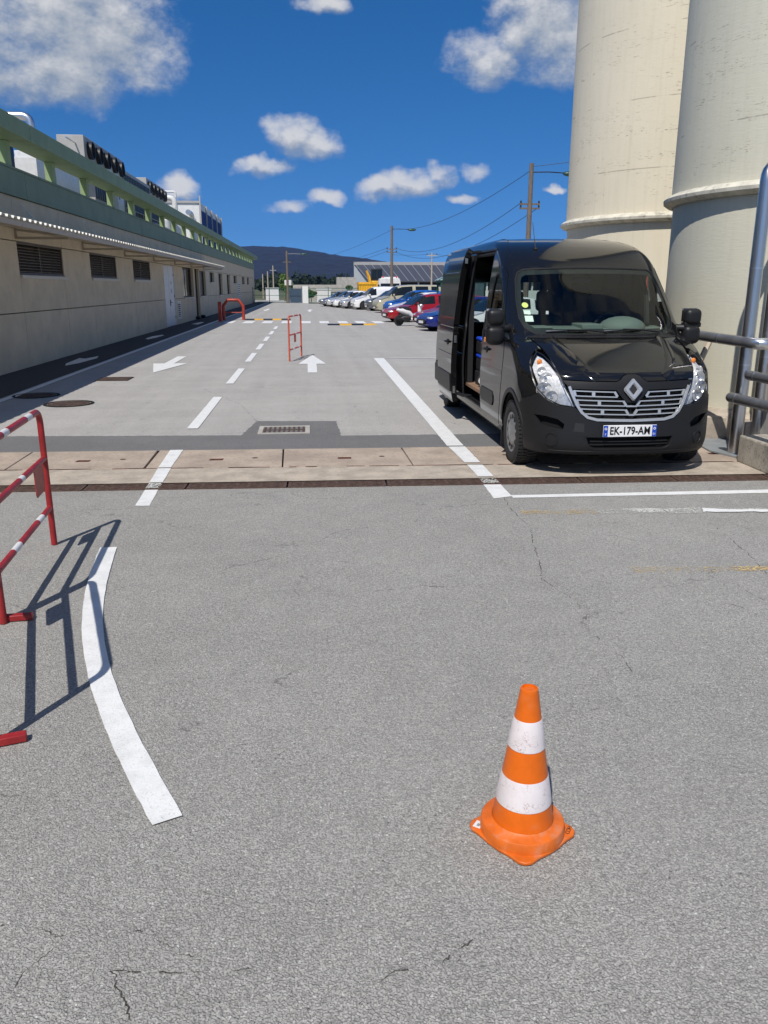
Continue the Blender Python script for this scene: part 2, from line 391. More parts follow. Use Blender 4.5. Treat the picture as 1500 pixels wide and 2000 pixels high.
M['pane']=mat('dull window pane',(.10,.095,.08),.35)
M['glass']=glass('windshield glass',(.66,.75,.70),.72)
M['glass_s']=glass('side window glass',(.82,.86,.84),1.0)
M['lens']=glass('headlight lens',(.97,.97,.97),.55)
M['car_glass']=mat('car window',(.012,.016,.018),.08,spec=.35)
M['amber']=mat('amber lens',(.85,.25,.03),.2)
M['red_l']=mat('red lens',(.6,.01,.01),.2)
M['bulb']=mat('lamp reflector',(.9,.9,.9),.28,.7)
M['housing']=mat('pale lamp housing',(.88,.89,.90),.3,.25,var=.25,vscale=30)
M['bluebox']=mat('blue case lid',(.01,.06,.55),.4)
# ================================================ GROUND
def sheet(name,poly,z,m,parent=None,jag=0,seed=0,res=.05,**tags):
    """flat polygon sheet; jag roughens the outline like hand-laid paint"""
    rnd=random.Random(seed); pts=[]
    n=len(poly)
    for i in range(n):
        a=Vector(poly[i]); b=Vector(poly[(i+1)%n])
        k=max(1,int((b-a).length/res)) if jag else 1
        for j in range(k):
            p=a.lerp(b,j/k)
            if jag: p+=Vector((rnd.uniform(-1,1),rnd.uniform(-1,1)))*jag
            pts.append(p)
    me=bpy.data.meshes.new(name)
    r=delaunay_2d_cdt([Vector(p) for p in pts],[(i,(i+1)%len(pts)) for i in range(len(pts))],[],1,1e-6)
    me.from_pydata([(v.x,v.y,0) for v in r[0]],[],[tuple(f) for f in r[2]])
    me.materials.append(m); bm=bmesh.new(); bm.from_mesh(me); bmesh.ops.recalc_face_normals(bm,faces=bm.faces)
    if bm.faces and sum(f.normal.z for f in bm.faces)<0: bmesh.ops.reverse_faces(bm,faces=bm.faces)
    bm.to_mesh(me); bm.free()
    o=bpy.data.objects.new(name,me); COL.objects.link(o); o.location=(0,0,z)
    if parent: o.parent=parent
    tag(o,**tags); return o
ST='structure'
sheet('ground',[(-4000,-300),(4000,-300),(4000,6000),(-4000,6000)],-.12,M['ground'],kind=ST)
yard=sheet('yard_asphalt',[(-30,-12),(30,-12),(30,7.705-.72-.228),(-30,7.705+.72-.228)],-.004,M['asphalt'],kind=ST)
sheet('road_asphalt',[(-16,9.325+.43+.004),(26,9.325-.70+.004),(26,120),(-16,120)],0,M['asphalt_far'],kind=ST)
# darker band of newer asphalt behind the concrete slabs, widening round the drain grate
def yl(y0,k,x): return y0+k*x
sheet('asphalt_band',[(-6.6,9.50),(0,9.32),(6,9.15),(6,9.95),(2.6,10.14),(.35,10.18),(.33,11.35),(-.80,11.45),(-.93,10.32),(-4,10.52),(-6.6,10.62)],.004,M['asphalt_dark'],jag=.012,seed=3,kind=ST)
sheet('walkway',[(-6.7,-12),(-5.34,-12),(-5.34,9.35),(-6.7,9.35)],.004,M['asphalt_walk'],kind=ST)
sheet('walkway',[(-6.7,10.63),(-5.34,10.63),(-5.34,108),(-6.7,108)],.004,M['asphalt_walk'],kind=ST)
CRACKS=[
   [(1.728, 6.951), (1.694, 6.434), (1.705, 5.979), (1.61, 5.526), (1.561, 5.238), (1.472, 4.832), (1.546, 4.595), (1.579, 4.3), (1.523, 4.044), (1.531, 3.821), (1.576, 3.68), (1.532, 3.401)] ,
   [(0.373, 4.718), (0.521, 4.731), (0.661, 4.792), (0.819, 4.741), (1.125, 4.769)] ,
   [(3.192, 5.846), (3.138, 5.427), (3.067, 5.049), (3.013, 4.792)] ,
   [(2.71, 4.627), (2.714, 4.447), (2.74, 4.317)] ,
   [(2.386, 4.391), (2.542, 4.254), (2.59, 4.057)] ,
   [(-0.976, 2.074), (-0.883, 2.062), (-0.781, 2.019), (-0.662, 2.018), (-0.528, 2.022)] ,
   [(-0.781, 2.019), (-0.797, 1.976), (-0.814, 1.946), (-0.843, 1.903), (-0.848, 1.878), (-0.853, 1.844)] ,
   [(-0.521, 2.009), (-0.496, 1.968), (-0.454, 1.938), (-0.405, 1.904), (-0.37, 1.879)] ,
   [(-0.606, 1.873), (-0.584, 1.82), (-0.554, 1.768), (-0.522, 1.71)] ,
   [(-0.606, 1.873), (-0.482, 1.854), (-0.369, 1.849), (-0.296, 1.832), (-0.226, 1.848), (-0.198, 1.847)] ,
   [(0.083, 1.703), (0.175, 1.795), (0.323, 1.817), (0.443, 1.899)] ,
   [(-2.009, 15.296), (-1.17, 13.181), (-0.628, 10.704)] ,
   [(-0.101, 17.36), (0.901, 15.687), (2.143, 15.923)] ,
]
def cracks():
    rnd=random.Random(12); mb=MB()
    for ln in CRACKS:
        P_=[Vector((*p,0)) for p in ln]; pts=[]
        for a,b in zip(P_[:-1],P_[1:]):
            n=max(1,int((b-a).length/.007)); pts+=[a.lerp(b,k/n) for k in range(n)]
        pts.append(P_[-1]); off=0; q=[]
        for p in pts:
            off=off*.93+rnd.uniform(-.0048,.0048); q.append(p+Vector((off,off*rnd.uniform(.2,1),0)))
        w=.0015; gap=0
        for a,b in zip(q[:-1],q[1:]):
            w=min(.0022,max(.0002,w+rnd.uniform(-.0006,.0006)))
            if gap>0: gap-=1; continue
            if rnd.random()<.07: gap=rnd.randint(2,14)
            z=.0045 if a.y>9.4 else .0008
            d=(b-a).normalized(); m=Vector((-d.y,d.x,0))*w*rnd.uniform(.5,1.4)*(1+.12*a.y); u=Vector((0,0,z)); e=d*.0012
            mb.add([a-m-e+u,b-m*.7+e+u,b+m*.7+e+u,a+m-e+u],[(0,1,2,3)])
    M['crack']=mat('dark brown crack',(.075,.068,.058),.95)  # flat dark brown strips laid along the crack lines
    mb.build('crack_lines',M['crack'],yard,kind='stuff')
cracks()
# ---- concrete slab strip, one slab each
strip=thing('slab_strip',(0,0,0),None,None,kind=ST)
b=MB(); b.box(-13,12,7.9,9.9,-.11,-.053); b.build('slab_bed',M['gap'],strip)
def sfar(x): return 9.325-.027*x
def smid(x): return 8.345-.034*x
def snear(x): return 7.705-.024*x
joints=[-11.9,-10.4,-8.95,-7.55,-6.1,-4.65,-3.22,-1.79,-.335,1.06,2.47,3.9,5.3,6.7]
for i in range(len(joints)-1):
    a,c=joints[i]+.008,joints[i+1]-.008
    if i==7: a+=.012
    mid=(a+c)/2; hx=mid-.02; hy=(sfar(mid)+smid(mid))/2-.06; hw=.075; hh=.06
    skew=-.02
    O=[(a,smid(a)+.012),(c,smid(c)+.012),(c+skew,sfar(c)),(a+skew,sfar(a))]
    Hh=[(hx-hw,hy-hh),(hx+hw,hy-hh),(hx+hw,hy+hh),(hx-hw,hy+hh)]
    vs=[(x,y,z) for z in(.010,-.05) for x,y in O+Hh]
    fs=[]
    for k in range(4):
        k2=(k+1)%4
        fs+=[(k,k2,4+k2,4+k),(8+k,k,k2,8+k2),(12+k,4+k,4+k2,12+k2)]
    mb=MB(); mb.add(vs,fs); s_=mb.build('slab',M['slab'],strip,bevel=.006)
    mb=MB(); mb.box(hx-hw,hx+hw,hy-hh,hy+hh,-.05,-.035); mb.box(hx-hw,hx+hw,hy-.012,hy+.012,-.034,.0)
    mb.box(hx-hw,hx-hw+.012,hy-hh,hy+hh,-.034,.004); mb.box(hx-hw,hx+hw,hy+hh-.014,hy+hh,-.034,.006)
    mb.build('lifting_hole',M['rust'],s_)
    mb=MB()
    mb.lathe([(.0,.0115),(.03,.0115),(.034,.0105)],10,(hx+.42,hy+.04,0)); mb.build('anchor_mark',M['cast'],s_)
mb=MB(); xs=np.linspace(-12,7.2,40)
vs=[];
for x in xs: vs+=[(x,snear(x)+.0,.008),(x,smid(x)-.012,.008)]
fs=[(2*i,2*i+2,2*i+3,2*i+1) for i in range(len(xs)-1)]
mb.add(vs,fs); mb.build('edge_strip',M['slab_edge'],strip)
mb=MB(); rnd=random.Random(4)
for i in range(60):
    x=rnd.uniform(-5,5); w=rnd.uniform(.05,.35)
    mb.box(x,x+w,smid(x)-.012-rnd.uniform(0,.012),smid(x)+.012,-.01,.0095)
mb.build('rust_stain',M['rust'],strip,kind='stuff')
# ---- cast iron slot drain, piece by piece
drain=thing('channel_drain',(0,0,0),None,None,kind=ST)
mb=MB(); mb.box(-13,12,7.0,7.9,-.11,-.034); mb.build('drain_bed',M['black_hole'],drain)
x=-11.8
while x<7.0:
    L=.945; y0=snear(x+L/2)-.232+.004; w=.215; a=-math.atan(.024)
    mb=MB()
    mb.box(0,L,0,.028,-.03,.006); mb.box(0,L,w-.028,w,-.03,.006); mb.box(0,.03,.028,w-.028,-.03,.004); mb.box(L-.03,L,.028,w-.028,-.03,.004)
    for k in range(7):
        xx=.03+(L-.06)*(k+1)/8; mb.box(xx-.012,xx+.012,.028,w-.028,-.03,.003)
    for k in range(3):
        yy=.028+(w-.056)*(k+1)/4; mb.box(.03,L-.03,yy-.011,yy+.011,-.03,.0045)
    mb.build('drain_cover',M['cast'],drain,loc=(x,y0,0),rot=(0,0,a)); x+=.962
# ---- square road drain with white frame
g=thing('road_drain',(-.385,10.66,.004),None,None,kind=ST); g['label']='square road drain with pale concrete frame in the dark asphalt patch'
mb=MB(); W,D=.34,.29
for bx in((-W,W,-D,-D+.06),(-W,W,D-.06,D),(-W,-W+.06,-D+.06,D-.06),(W-.06,W,-D+.06,D-.06)): mb.box(*bx,-.03,.010)
mb.build('frame',M['concrete'],g)
mb=MB(); mb.box(-W+.05,W-.05,-D+.05,D-.05,-.03,-.012); mb.build('sump',M['black_hole'],g)
for k in range(9):
    mb=MB(); xx=-W+.085+k*(2*W-.17)/8; mb.box(xx-.013,xx+.013,-D+.065,D-.065,-.011,.006); mb.build('bar',M['cast'],g)
mb=MB(); mb.box(-W+.06,W-.06,-.014,.014,-.011,.0075); mb.build('cross_bar',M['cast'],g)
# ---- manholes by the shadow line
def manhole(x,y,r,label):
    o=thing('manhole_cover',(x,y,.004),label,'manhole cover','round manhole covers in the asphalt')
    MB().lathe([(r+.06,0),(r+.055,.006),(r,.006)],36,cap=False).build('ring',M['black_hole'],o)
    mb=MB(); mb.lathe([(r-.012,.004),(0.001,.005)],36,cap=False)
    for i in range(-6,7):
        for j in range(-6,7):
            if math.hypot(i,j)*.075<r-.06: mb.box(i*.075-.022,i*.075+.022,j*.075-.022,j*.075+.022,.004,.009)
    mb.build('lid',M['cast2'],o)
manhole(-3.98,13.5,.34,'round rusty manhole cover half in the building shadow, the nearer one')
manhole(-4.85,14.6,.34,'round manhole cover wholly in shadow beside the white walkway line')
sq=thing('square_grate',(-4.08,17.15,.004),'rusty square iron grate on the shadow edge of the road','grate')
mb=MB(); mb.box(-.33,.33,-.33,.33,0,.004); mb.build('frame',M['black_hole'],sq)
for k in range(7):
    mb=MB(); mb.box(-.31,.31,-.30+k*.1-.028,-.30+k*.1+.028,.004,.010); mb.build('bar',M['cast2'],sq)
# ================================================ MARKINGS (painted sheets, part of the road)
mk=thing('road_markings',(0,0,0),None,None,kind=ST)
def mark(poly,m='white_mark',z=.009,name='line',jag=.0022,seed=1): return sheet(name,poly,z,M[m],mk,jag=jag,seed=seed,res=.06)
# curved line in the foreground
def smooth_line(P,n=26):
    a=np.array(P); t=np.linspace(0,1,len(a)); d=np.r_[0,np.cumsum(np.hypot(*np.diff(a,axis=0).T))]; d/=d[-1]
    fx=np.polyfit(d,a[:,0],4); fy=np.polyfit(d,a[:,1],4); return [(float(np.polyval(fx,k)),float(np.polyval(fy,k))) for k in np.linspace(0,1,n)]
L_=[(-1.583, 5.749), (-1.533, 5.334), (-1.48, 4.991), (-1.42, 4.685), (-1.356, 4.41), (-1.273, 4.104), (-1.203, 3.885), (-1.135, 3.684), (-1.041, 3.436), (-0.947, 3.214), (-0.855, 3.014), (-0.771, 2.835), (-0.685, 2.658), (-0.607, 2.5)]
R_=[(-1.462, 5.753), (-1.419, 5.416), (-1.36, 5.02), (-1.297, 4.674), (-1.237, 4.4), (-1.171, 4.152), (-1.091, 3.9), (-1.013, 3.673), (-0.933, 3.468), (-0.844, 3.261), (-0.759, 3.073), (-0.67, 2.886), (-0.583, 2.703), (-0.506, 2.547)]
L_=smooth_line(L_); R_=smooth_line(R_)
mark(L_+R_[::-1],z=.004,name='curved_line',jag=.0018,seed=5)
def dash(y0,y1,xc=-1.625,w=.15,sk=0): mark([(xc-w/2,y0),(xc+w/2,y0),(xc+w/2-.01,y1),(xc-w/2-.01,y1)],name='dash',seed=int(y0*10))
# first dash crosses slabs and drain
mark([(-1.575,6.93),(-1.45,6.92),(-1.475,7.50),(-1.60,7.51)],z=.0,name='dash',seed=2)
mark([(-1.605,7.75),(-1.475,7.75),(-1.50,8.38),(-1.635,8.38)],z=.0135,name='dash',seed=3)
mark([(-1.637,8.415),(-1.505,8.41),(-1.52,9.36),(-1.67,9.36)],z=.0155,name='dash',seed=4)
mark([(-1.60,7.53),(-1.475,7.53),(-1.475,7.73),(-1.605,7.73)],z=.010,name='dash',m='old_white',seed=4)
for y0,y1 in((10.87,14.1),(16.08,19.15),(20.9,23.7),(25.0,27.6),(29.0,31.6),(33.0,35.6),(37.2,39.9)): dash(y0,y1)
# parking bay
mark([(1.60,9.36),(1.80,9.36),(1.93,21.67),(1.66,21.67)],name='bay_line',seed=8)
mark([(1.655,21.66),(5.6,21.6),(5.6,21.5),(1.87,21.55)],z=.0095,name='bay_line',seed=9)
mark([(1.63,8.38),(1.80,8.37),(1.80,9.27),(1.60,9.27)],z=.0155,name='bay_line',seed=10)
mark([(1.64,7.72),(1.80,7.71),(1.80,8.26),(1.635,8.27)],z=.0135,name='bay_line',seed=11)
mark([(1.62,6.90),(1.80,6.96),(1.805,7.42),(1.635,7.43)],z=.0,name='bay_line',seed=12)
mark([(1.64,7.45),(1.80,7.45),(1.80,7.64),(1.64,7.65)],z=.0095,name='bay_line',m='old_white',seed=12)
mark([(1.80,6.905),(4.8,6.86),(4.8,6.99),(1.80,7.0)],z=.0,name='bay_line',seed=13)
# old worn paint to the right
mark([(1.76,6.36),(2.4,6.32),(2.4,6.47),(1.76,6.47)],'old_yellow',.0,'worn_line',.01,14)
mark([(2.4,6.33),(3.0,6.30),(3.0,6.44),(2.4,6.46)],'old_white',.0,'worn_line',.01,15)
mark([(3.0,6.27),(3.9,6.26),(3.9,6.36),(3.5,6.38),(3.3,6.44),(3.0,6.42)],'old_white',.0,'worn_line',.012,16)
sheet('worn_line',[(3.28,6.29),(3.85,6.24),(3.9,6.31),(3.55,6.335),(3.35,6.40)],.004,M['white_mark'],mk,jag=.012,seed=22,res=.06)
mark([(2.14,4.88),(2.62,4.87),(2.62,4.97),(2.14,4.99)],'old_yellow',.0,'worn_line',.012,17)
mark([(2.62,4.87),(3.2,4.84),(3.2,4.93),(2.62,4.96)],'old_yellow',.0,'worn_line',.012,18)
# arrows
mark([(.02,22.9),(-.33,20.15),(-.10,20.15),(-.09,18.05),(.12,18.05),(.12,20.15),(.36,20.15)],name='arrow',seed=19,jag=.002)
mark([(-3.52,18.35),(-3.93,20.6),(-3.66,20.6),(-3.66,22.7),(-3.42,22.7),(-3.42,20.6),(-3.08,20.6)],name='arrow',seed=20,jag=.002)
mark([(-.35,66.5),(.25,66.5),(0,70)],name='arrow',jag=0); mark([(-.15,63),(.05,63),(.05,66.5),(-.15,66.5)],name='arrow',jag=0)
mark([(-3.9,69),(-3.3,69),(-3.6,65.5)],name='arrow',jag=0); mark([(-3.7,69),(-3.5,69),(-3.5,72.5),(-3.7,72.5)],name='arrow',jag=0)
# walkway edge line and pictograms in the building's shade
mark([(-5.28,10.66),(-5.14,10.66),(-5.14,104),(-5.28,104)],name='edge_line',jag=.005,seed=21)
mark([(-5.28,2),(-5.14,2),(-5.14,7.5),(-5.28,7.5)],z=.0,name='edge_line',jag=.005,seed=21)
mark([(-6.1,20.8),(-5.95,20.2),(-5.8,20.9),(-5.72,22.3),(-5.85,23.0),(-6.0,22.2),(-6.2,22.4)],name='pictogram')
mark([(-6.1,30.8),(-5.9,30.3),(-5.8,31.2),(-5.75,32.8),(-5.9,33.2),(-6.1,32.2)],name='pictogram')
mark([(-6.1,42.8),(-5.7,42.3),(-5.7,44.8),(-5.9,45.2)],name='pictogram')
# zebra
zb=[(-4.55,-4.0),(-3.45,-2.95),(-2.42,-1.88),(-1.42,-.92),(-.42,.06),(.50,1.0),(1.45,1.95),(2.45,2.95),(3.4,3.95)]
for i,(a,c) in enumerate([(-4.62,-4.1),(-3.60,-3.05),(-2.58,-2.05),(-1.55,-1.02),(-.52,0),(.48,.98),(1.48,1.98),(2.42,2.93),(3.35,3.88)]):
    mark([(a,43.0-.10*a),(c,43.0-.10*c),(c,45.9-.1*c),(a,45.9-.1*a)],name='zebra_stripe',jag=.002)
M['scuff']=paint_mark('faded red scuff',(.36,.24,.21),.60,20)
mark([(-.30,11.6),(-.16,11.6),(-.22,16.5),(-.30,20.8),(-.36,20.8),(-.34,16.0)],'scuff',.003,'red_scuff',.02,31)

# rubber speed humps
def hump(x0,x1,y,n,label,first):
    h=thing('speed_hump',((x0+x1)/2,y,0),label,'speed bump','black and yellow speed bumps across the lane')
    w=(x1-x0)/n
    for k in range(n):
        m=M['yellow'] if (k+first)%2 else M['black_p']
        a=-(x1-x0)/2+k*w; mb=MB(); mb.add([(a,-.45,0),(a+w-.01,-.45,0),(a+w-.01,-.2,.055),(a,-.2,.055),(a+w-.01,.2,.055),(a,.2,.055),(a+w-.01,.45,0),(a,.45,0)],
          [(0,1,2,3),(3,2,4,5),(5,4,6,7),(0,3,5,7),(1,6,4,2)]); mb.build('segment',m,h)
hump(-3.75,-1.15,48.2,5,'black and yellow speed bump strip on the left lane beyond the zebra stripes',0)
hump(.85,3.25,41.3,4,'black and yellow speed bump strip on the right lane before the zebra stripes',0)
# ================================================ HILL
def ridge(px):
    T=[(-1200,470),(-300,492),(200,494),(497,492),(530,490.5),(580,494),(620,500),(660,507),(700,510),(727,515),(800,532),(900,545),(1100,548),(1500,540),(2600,520)]
    return np.interp(px,[t[0] for t in T],[t[1] for t in T])
nx,ny=260,26; vs=[]
rs=np.random.RandomState(3)
nz=np.cumsum(rs.randn(nx)); nz-=np.linspace(nz[0],nz[-1],nx)
for j in range(ny):
    t=j/(ny-1); Y=1500+1100*t
    for i in range(nx):
        X=-1900+4300*i/(nx-1)
        px=605+F_PX*X/Y*1.0
        top=(560-float(ridge(605+F_PX*X/2600)))/F_PX*2600*1.02
        h=(top+rs.uniform(-1.4,1.4)+nz[i]*.05)*math.sin(t*math.pi/2)**1.1
        vs.append((X,Y,max(h,-2)-(3 if j==0 else 0)+ (rs.uniform(-2,2) if j<ny-1 else 0)))
fs=[(j*nx+i,j*nx+i+1,(j+1)*nx+i+1,(j+1)*nx+i) for j in range(ny-1) for i in range(nx-1)]
M['hill']=mat('wooded hillside',(.004,.007,.009),.95,var=.55,vscale=.02,bump=0)  # cloud shadow over the hill is put into this very dark base colour
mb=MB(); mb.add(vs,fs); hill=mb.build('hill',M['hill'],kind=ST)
# ================================================ LEFT BUILDING
bd=thing('factory_building',(-6.7,0,0),'long beige panelled factory building with green parapet frame and louvred windows','building')
Y0,Y1=-6,102.0
OPEN=[ # y0,y1,z0,z1,kind
 (20.05,23.55,2.12,2.86,'L'),(26.40,29.85,2.12,2.86,'L'),(32.60,36.0,2.12,2.86,'L'),
 (39.2,42.0,0,2.80,'D'),(44.95,48.9,1.30,2.84,'W'),(49.6,51.3,0,2.84,'R'),(51.6,54.7,1.30,2.80,'W'),(56.9,59.5,2.15,2.80,'S'),
 (62.3,65.0,1.25,2.80,'W'),(68.5,71.2,1.25,2.80,'W'),(74.6,77.7,2.15,2.80,'S'),(83.8,87.2,2.10,2.80,'S'),(90.4,93.5,2.08,2.80,'S'),
 (13.7,17.2,2.12,2.86,'L'),(7.4,10.9,2.12,2.86,'L')]
ZJ=[0,1.265,2.86,3.84]
cuts=sorted(set([Y0,-1,2.3,5,7.4,10.9,13.7,17.2,20.05,23.55,26.4,29.85,32.6,36.0,39.2,42.0,44.0,44.95,48.9,49.6,51.3,51.6,54.7,56.9,59.5,62.3,65.0,68.5,71.2,74.6,77.7,80.6,83.8,87.2,90.4,93.5,97.5,Y1]))
mb=MB(); mb.box(-14,-.34,Y0,Y1,.0,4.40); mb.build('core',M['wall_core'],bd)
G_=.010
for a,c in zip(cuts[:-1],cuts[1:]):
    for z0,z1 in zip(ZJ[:-1],ZJ[1:]):
        op=[o for o in OPEN if o[0]<(a+c)/2<o[1]]
        seg=[(z0,z1)]
        if op and op[0][2]<z1 and op[0][3]>z0+.01:
            o=op[0]; seg=[]
            if o[2]-z0>.06: seg.append((z0,o[2]))
            if z1-o[3]>.06: seg.append((o[3],z1))
        for s0,s1 in seg:
            bt=G_ if s0>0 else 0
            mb=MB(); mb.box(-.14,random.uniform(-.0015,.0015),a+G_,c-G_,s0+(bt if s0==z0 else 0),s1-(G_ if s1==z1 else 0)); mb.build('panel',M['wall'],bd,bevel=.006)
mb=MB(); mb.box(-.35,-.15,Y0,Y1,3.0,3.84)
for a,c in zip(cuts[:-1],cuts[1:]):
    op=[o for o in OPEN if o[0]<(a+c)/2<o[1]]
    if not op: mb.box(-.33,-.145,a,c,0,2.999)
    else:
        o=op[0]
        if o[2]>0: mb.box(-.33,-.145,a,c,0,o[2]-.02)
mb.build('wall_backing',M['wall_core'],bd)
def y_near(a): return a<50
for (a,c,z0,z1,k) in OPEN:
    f=MB(); t=.05; x0,x1=-.30,-.20
    if k in 'L':
        f.box(x0,-.02,a,a+t,z0,z1); f.box(x0,-.02,c-t,c,z0,z1); f.box(x0,-.02,a+t,c-t,z1-t,z1); f.box(x0,-.02,a+t,c-t,z0,z0+t); f.box(-.18,-.06,(a+c)/2-.025,(a+c)/2+.025,z0+t,z1-t)
        w=f.build('louvre_window',M['frame_d'],bd)
        for i in range(9):
            z=z0+.085+i*(z1-z0-.13)/9; mb=MB()
            mb.add([(-.17,a+t,z+.045),(-.17,c-t,z+.045),(-.05,c-t,z-.015),(-.05,a+t,z-.015),(-.17,a+t,z+.053),(-.17,c-t,z+.053),(-.05,c-t,z-.006),(-.05,a+t,z-.006)],
              [(0,1,2,3),(4,7,6,5),(0,4,5,1),(3,2,6,7),(0,3,7,4),(1,5,6,2)]); mb.build('slat',M['louvre'],w)
        mb=MB(); mb.box(-.16,.06,a-.02,c+.18,z0-.085,z0-.012); mb.build('sill',M['sill'],w)
    elif k in 'WS':
        xf=-.24
        f.box(xf,xf+.05,a,a+t,z0,z1); f.box(xf,xf+.05,c-t,c,z0,z1); f.box(xf,xf+.05,a+t,c-t,z1-t,z1); f.box(xf,xf+.05,a+t,c-t,z0,z0+t)
        if k=='W': f.box(xf,xf+.05,(a+c)/2-.03,(a+c)/2+.03,z0+t,z1-t)
        w=f.build('window',M['frame_d'],bd)
        mb=MB(); mb.box(xf+.015,xf+.03,a+t,c-t,z0+t,z1-t); mb.build('pane',M['car_glass'] if y_near(a) else M['pane'],w)
        mb=MB(); mb.box(-.2,.05,a-.05,c+.05,z0-.07,z0-.012); mb.build('sill',M['sill'],w)
        for q in(a-.006,c):
            mb=MB(); mb.box(-.23,-.001,q,q+.006,z0,z1); mb.build('reveal',M['wall'],w)
    elif k=='D':
        mid=(a+c)/2
        for (p,q) in((a,mid-.01),(mid+.01,c)):
            mb=MB(); mb.box(-.10,-.03,p+.02,q-.02,.02,z1-.02); d=mb.build('door',M['white_p'],bd,bevel=.004)
            for zz in(.4,1.4,2.4):
                mb=MB(); yh=p+.03 if p==a else q-.03; mb.box(-.03,-.005,yh-.03,yh+.03,zz-.06,zz+.06); mb.build('hinge',M['frame_d'],d)
            if p!=a:
                mb=MB(); mb.box(-.03,-.01,p+.06,p+.16,.95,1.25); mb.tube([(-.01,p+.11,1.12),(.04,p+.11,1.12),(.04,p+.26,1.12)],.013); mb.build('handle',M['black_p'],d)
                mb=MB(); mb.box(-.03,-.025,p+.45,p+.75,1.55,1.75); mb.box(-.03,-.025,p+.5,p+.75,1.95,2.1); mb.build('notice',M['grey_m'],d)
        mb=MB(); mb.box(-.16,-.0,a-.0,a+.02,0,z1); mb.box(-.16,0,c-.02,c,0,z1); mb.box(-.16,0,a+.02,c-.02,z1-.02,z1); mb.build('door_frame',M['white_p'],bd)
    elif k=='R':
        mb=MB(); mb.box(-.28,-.24,a+.03,c-.03,.02,z1-.04); d=mb.build('door',M['frame_d'],bd)
        mb=MB(); mb.tube([(-.24,a+.2,1.0),(-.2,a+.2,1.0),(-.2,a+.35,1.0)],.015); mb.build('handle',M['black_p'],d)
mb=MB(); mb.box(-.32,.03,41.0,41.0+.01,0,.01)
v=MB(); v.box(.0,.03,42.5,43.5,.28,.36); v.box(0,.03,42.5,43.5,1.06,1.14); v.box(0,.03,42.5,42.58,.36,1.06); v.box(0,.03,43.42,43.5,.36,1.06)
vg=v.build('vent_grille',M['white_p'],bd)
for i in range(7):
    mb=MB(); z=.40+i*.1; mb.box(.002,.035,42.58,43.42,z,z+.04); mb.build('slat',M['white_p'],vg)
mb=MB(); mb.box(.001,.006,42.58,43.42,.36,1.06); mb.build('vent_void',M['black_hole'],vg)
v=MB(); v.box(.001,.008,78.6,80.9,.42,2.2); v2=v.build('vent_grille',M['white_p'],bd)
for i in range(9):
    for yy in (78.75,79.9):
        mb=MB(); z=.5+i*.19; mb.box(.008,.02,yy,yy+.85,z,z+.09); mb.build('slat',M['frame_d'],v2)
for y in (49.1,51.45):
    mb=MB(); mb.ball((.12,y,.1),.16,.2,.1,10,6); mb.build('boot_scraper',M['black_p'],bd,smooth=True)
# green fascia, parapet posts, top beam in lengths
for a in np.arange(Y0,Y1-.1,13.5):
    mb=MB(); c=min(a+13.48,Y1); mb.box(-.2,.055,a,c,3.842,4.42); mb.build('fascia',M['green_d'],bd,bevel=.004)
mb=MB(); mb.box(-.3,.075,Y0,Y1,4.422,4.47); mb.build('coping',M['green_d'],bd)
mb=MB(); mb.box(-14,-.301,Y0,Y1,4.402,4.43); mb.build('roof',M['roof'],bd)
y=20.05-3.35*7
while y<Y1+.2:
    mb=MB(); mb.box(-.175,.03,y,y+.26,4.471,4.995); mb.build('parapet_post',M['green'],bd,bevel=.004); y+=3.345
y=20.3-6.69*4
while y<Y1+.3:
    mb=MB(); c=min(y+6.67,Y1+.6); mb.box(-.18,.50,y,c,5.0,5.36); mb.build('parapet_beam',M['green_b'],bd,bevel=.006); y+=6.69
# ---------------- awning
aw=thing('awning',(-6.7,0,0),'long cream corrugated awning on brackets over the left wall louvres','awning')
prof=[]; A0,A1=6.0,53.8; pitch=.30; nn=int((A1-A0)/pitch)
for sec in range(9):
    s0=A0+sec*(A1-A0)/9; s1=A0+(sec+1)*(A1-A0)/9-.015
    n=int((s1-s0)/pitch); top=[]
    for i in range(n):
        y0=s0+(s1-s0)*i/n; w=(s1-s0)/n
        top+=[(y0,0),(y0+.10*w/.3,0),(y0+.13*w/.3,.045),(y0+.27*w/.3,.045)]
    top.append((s1,0)); vs=[]
    for (yy,h) in top:
        vs+=[(.02,yy,3.215+h),(1.33,yy,3.065+h),(1.33,yy,3.05+h-.004),(.02,yy,3.20+h-.004)]
    k=len(top); fs=[]
    for i in range(k-1):
        for j in range(4): fs.append((4*i+j,4*i+(j+1)%4,4*(i+1)+(j+1)%4,4*(i+1)+j))
    fs+=[(0,1,2,3),(4*k-4,4*k-1,4*k-2,4*k-3)]
    mb=MB(); mb.add(vs,fs); mb.build('roof_sheet',M['awn_sheet'],aw)
    mb=MB(); mb.box(1.26,1.30,s0,s1,2.945,3.045); mb.build('fascia',M['awn_frame'],aw,bevel=.004)
mb=MB(); mb.box(.0,.05,A0,A1,3.13,3.195); mb.build('wall_rail',M['awn_frame'],aw)
for i in range(9):
    yb=20.0+(i-2)*5.63
    if yb>A1: break
    mb=MB(); mb.box(.0,.05,yb-.02,yb+.03,2.90,3.125)
    mb.box(.05,1.19,yb-.02,yb+.03,2.90,2.955); mb.tube([(.05,yb,3.10),(.7,yb,3.03),(1.19,yb,2.99)],.025,6); mb.build('bracket',M['awn_frame'],aw)
    yr=yb+.6; mb=MB(); mb.tube([(.0,yr,3.72),(.42,yr,3.21)],.009,6); mb.lathe([(.0,-.09),(.02,-.05),(.02,.05),(.0,.09)],6,M=Matrix.Translation((.2,yr,3.47))@Euler((0,R(-39),0)).to_matrix().to_4x4()); mb.build('tie_rod',M['white_p'],aw)
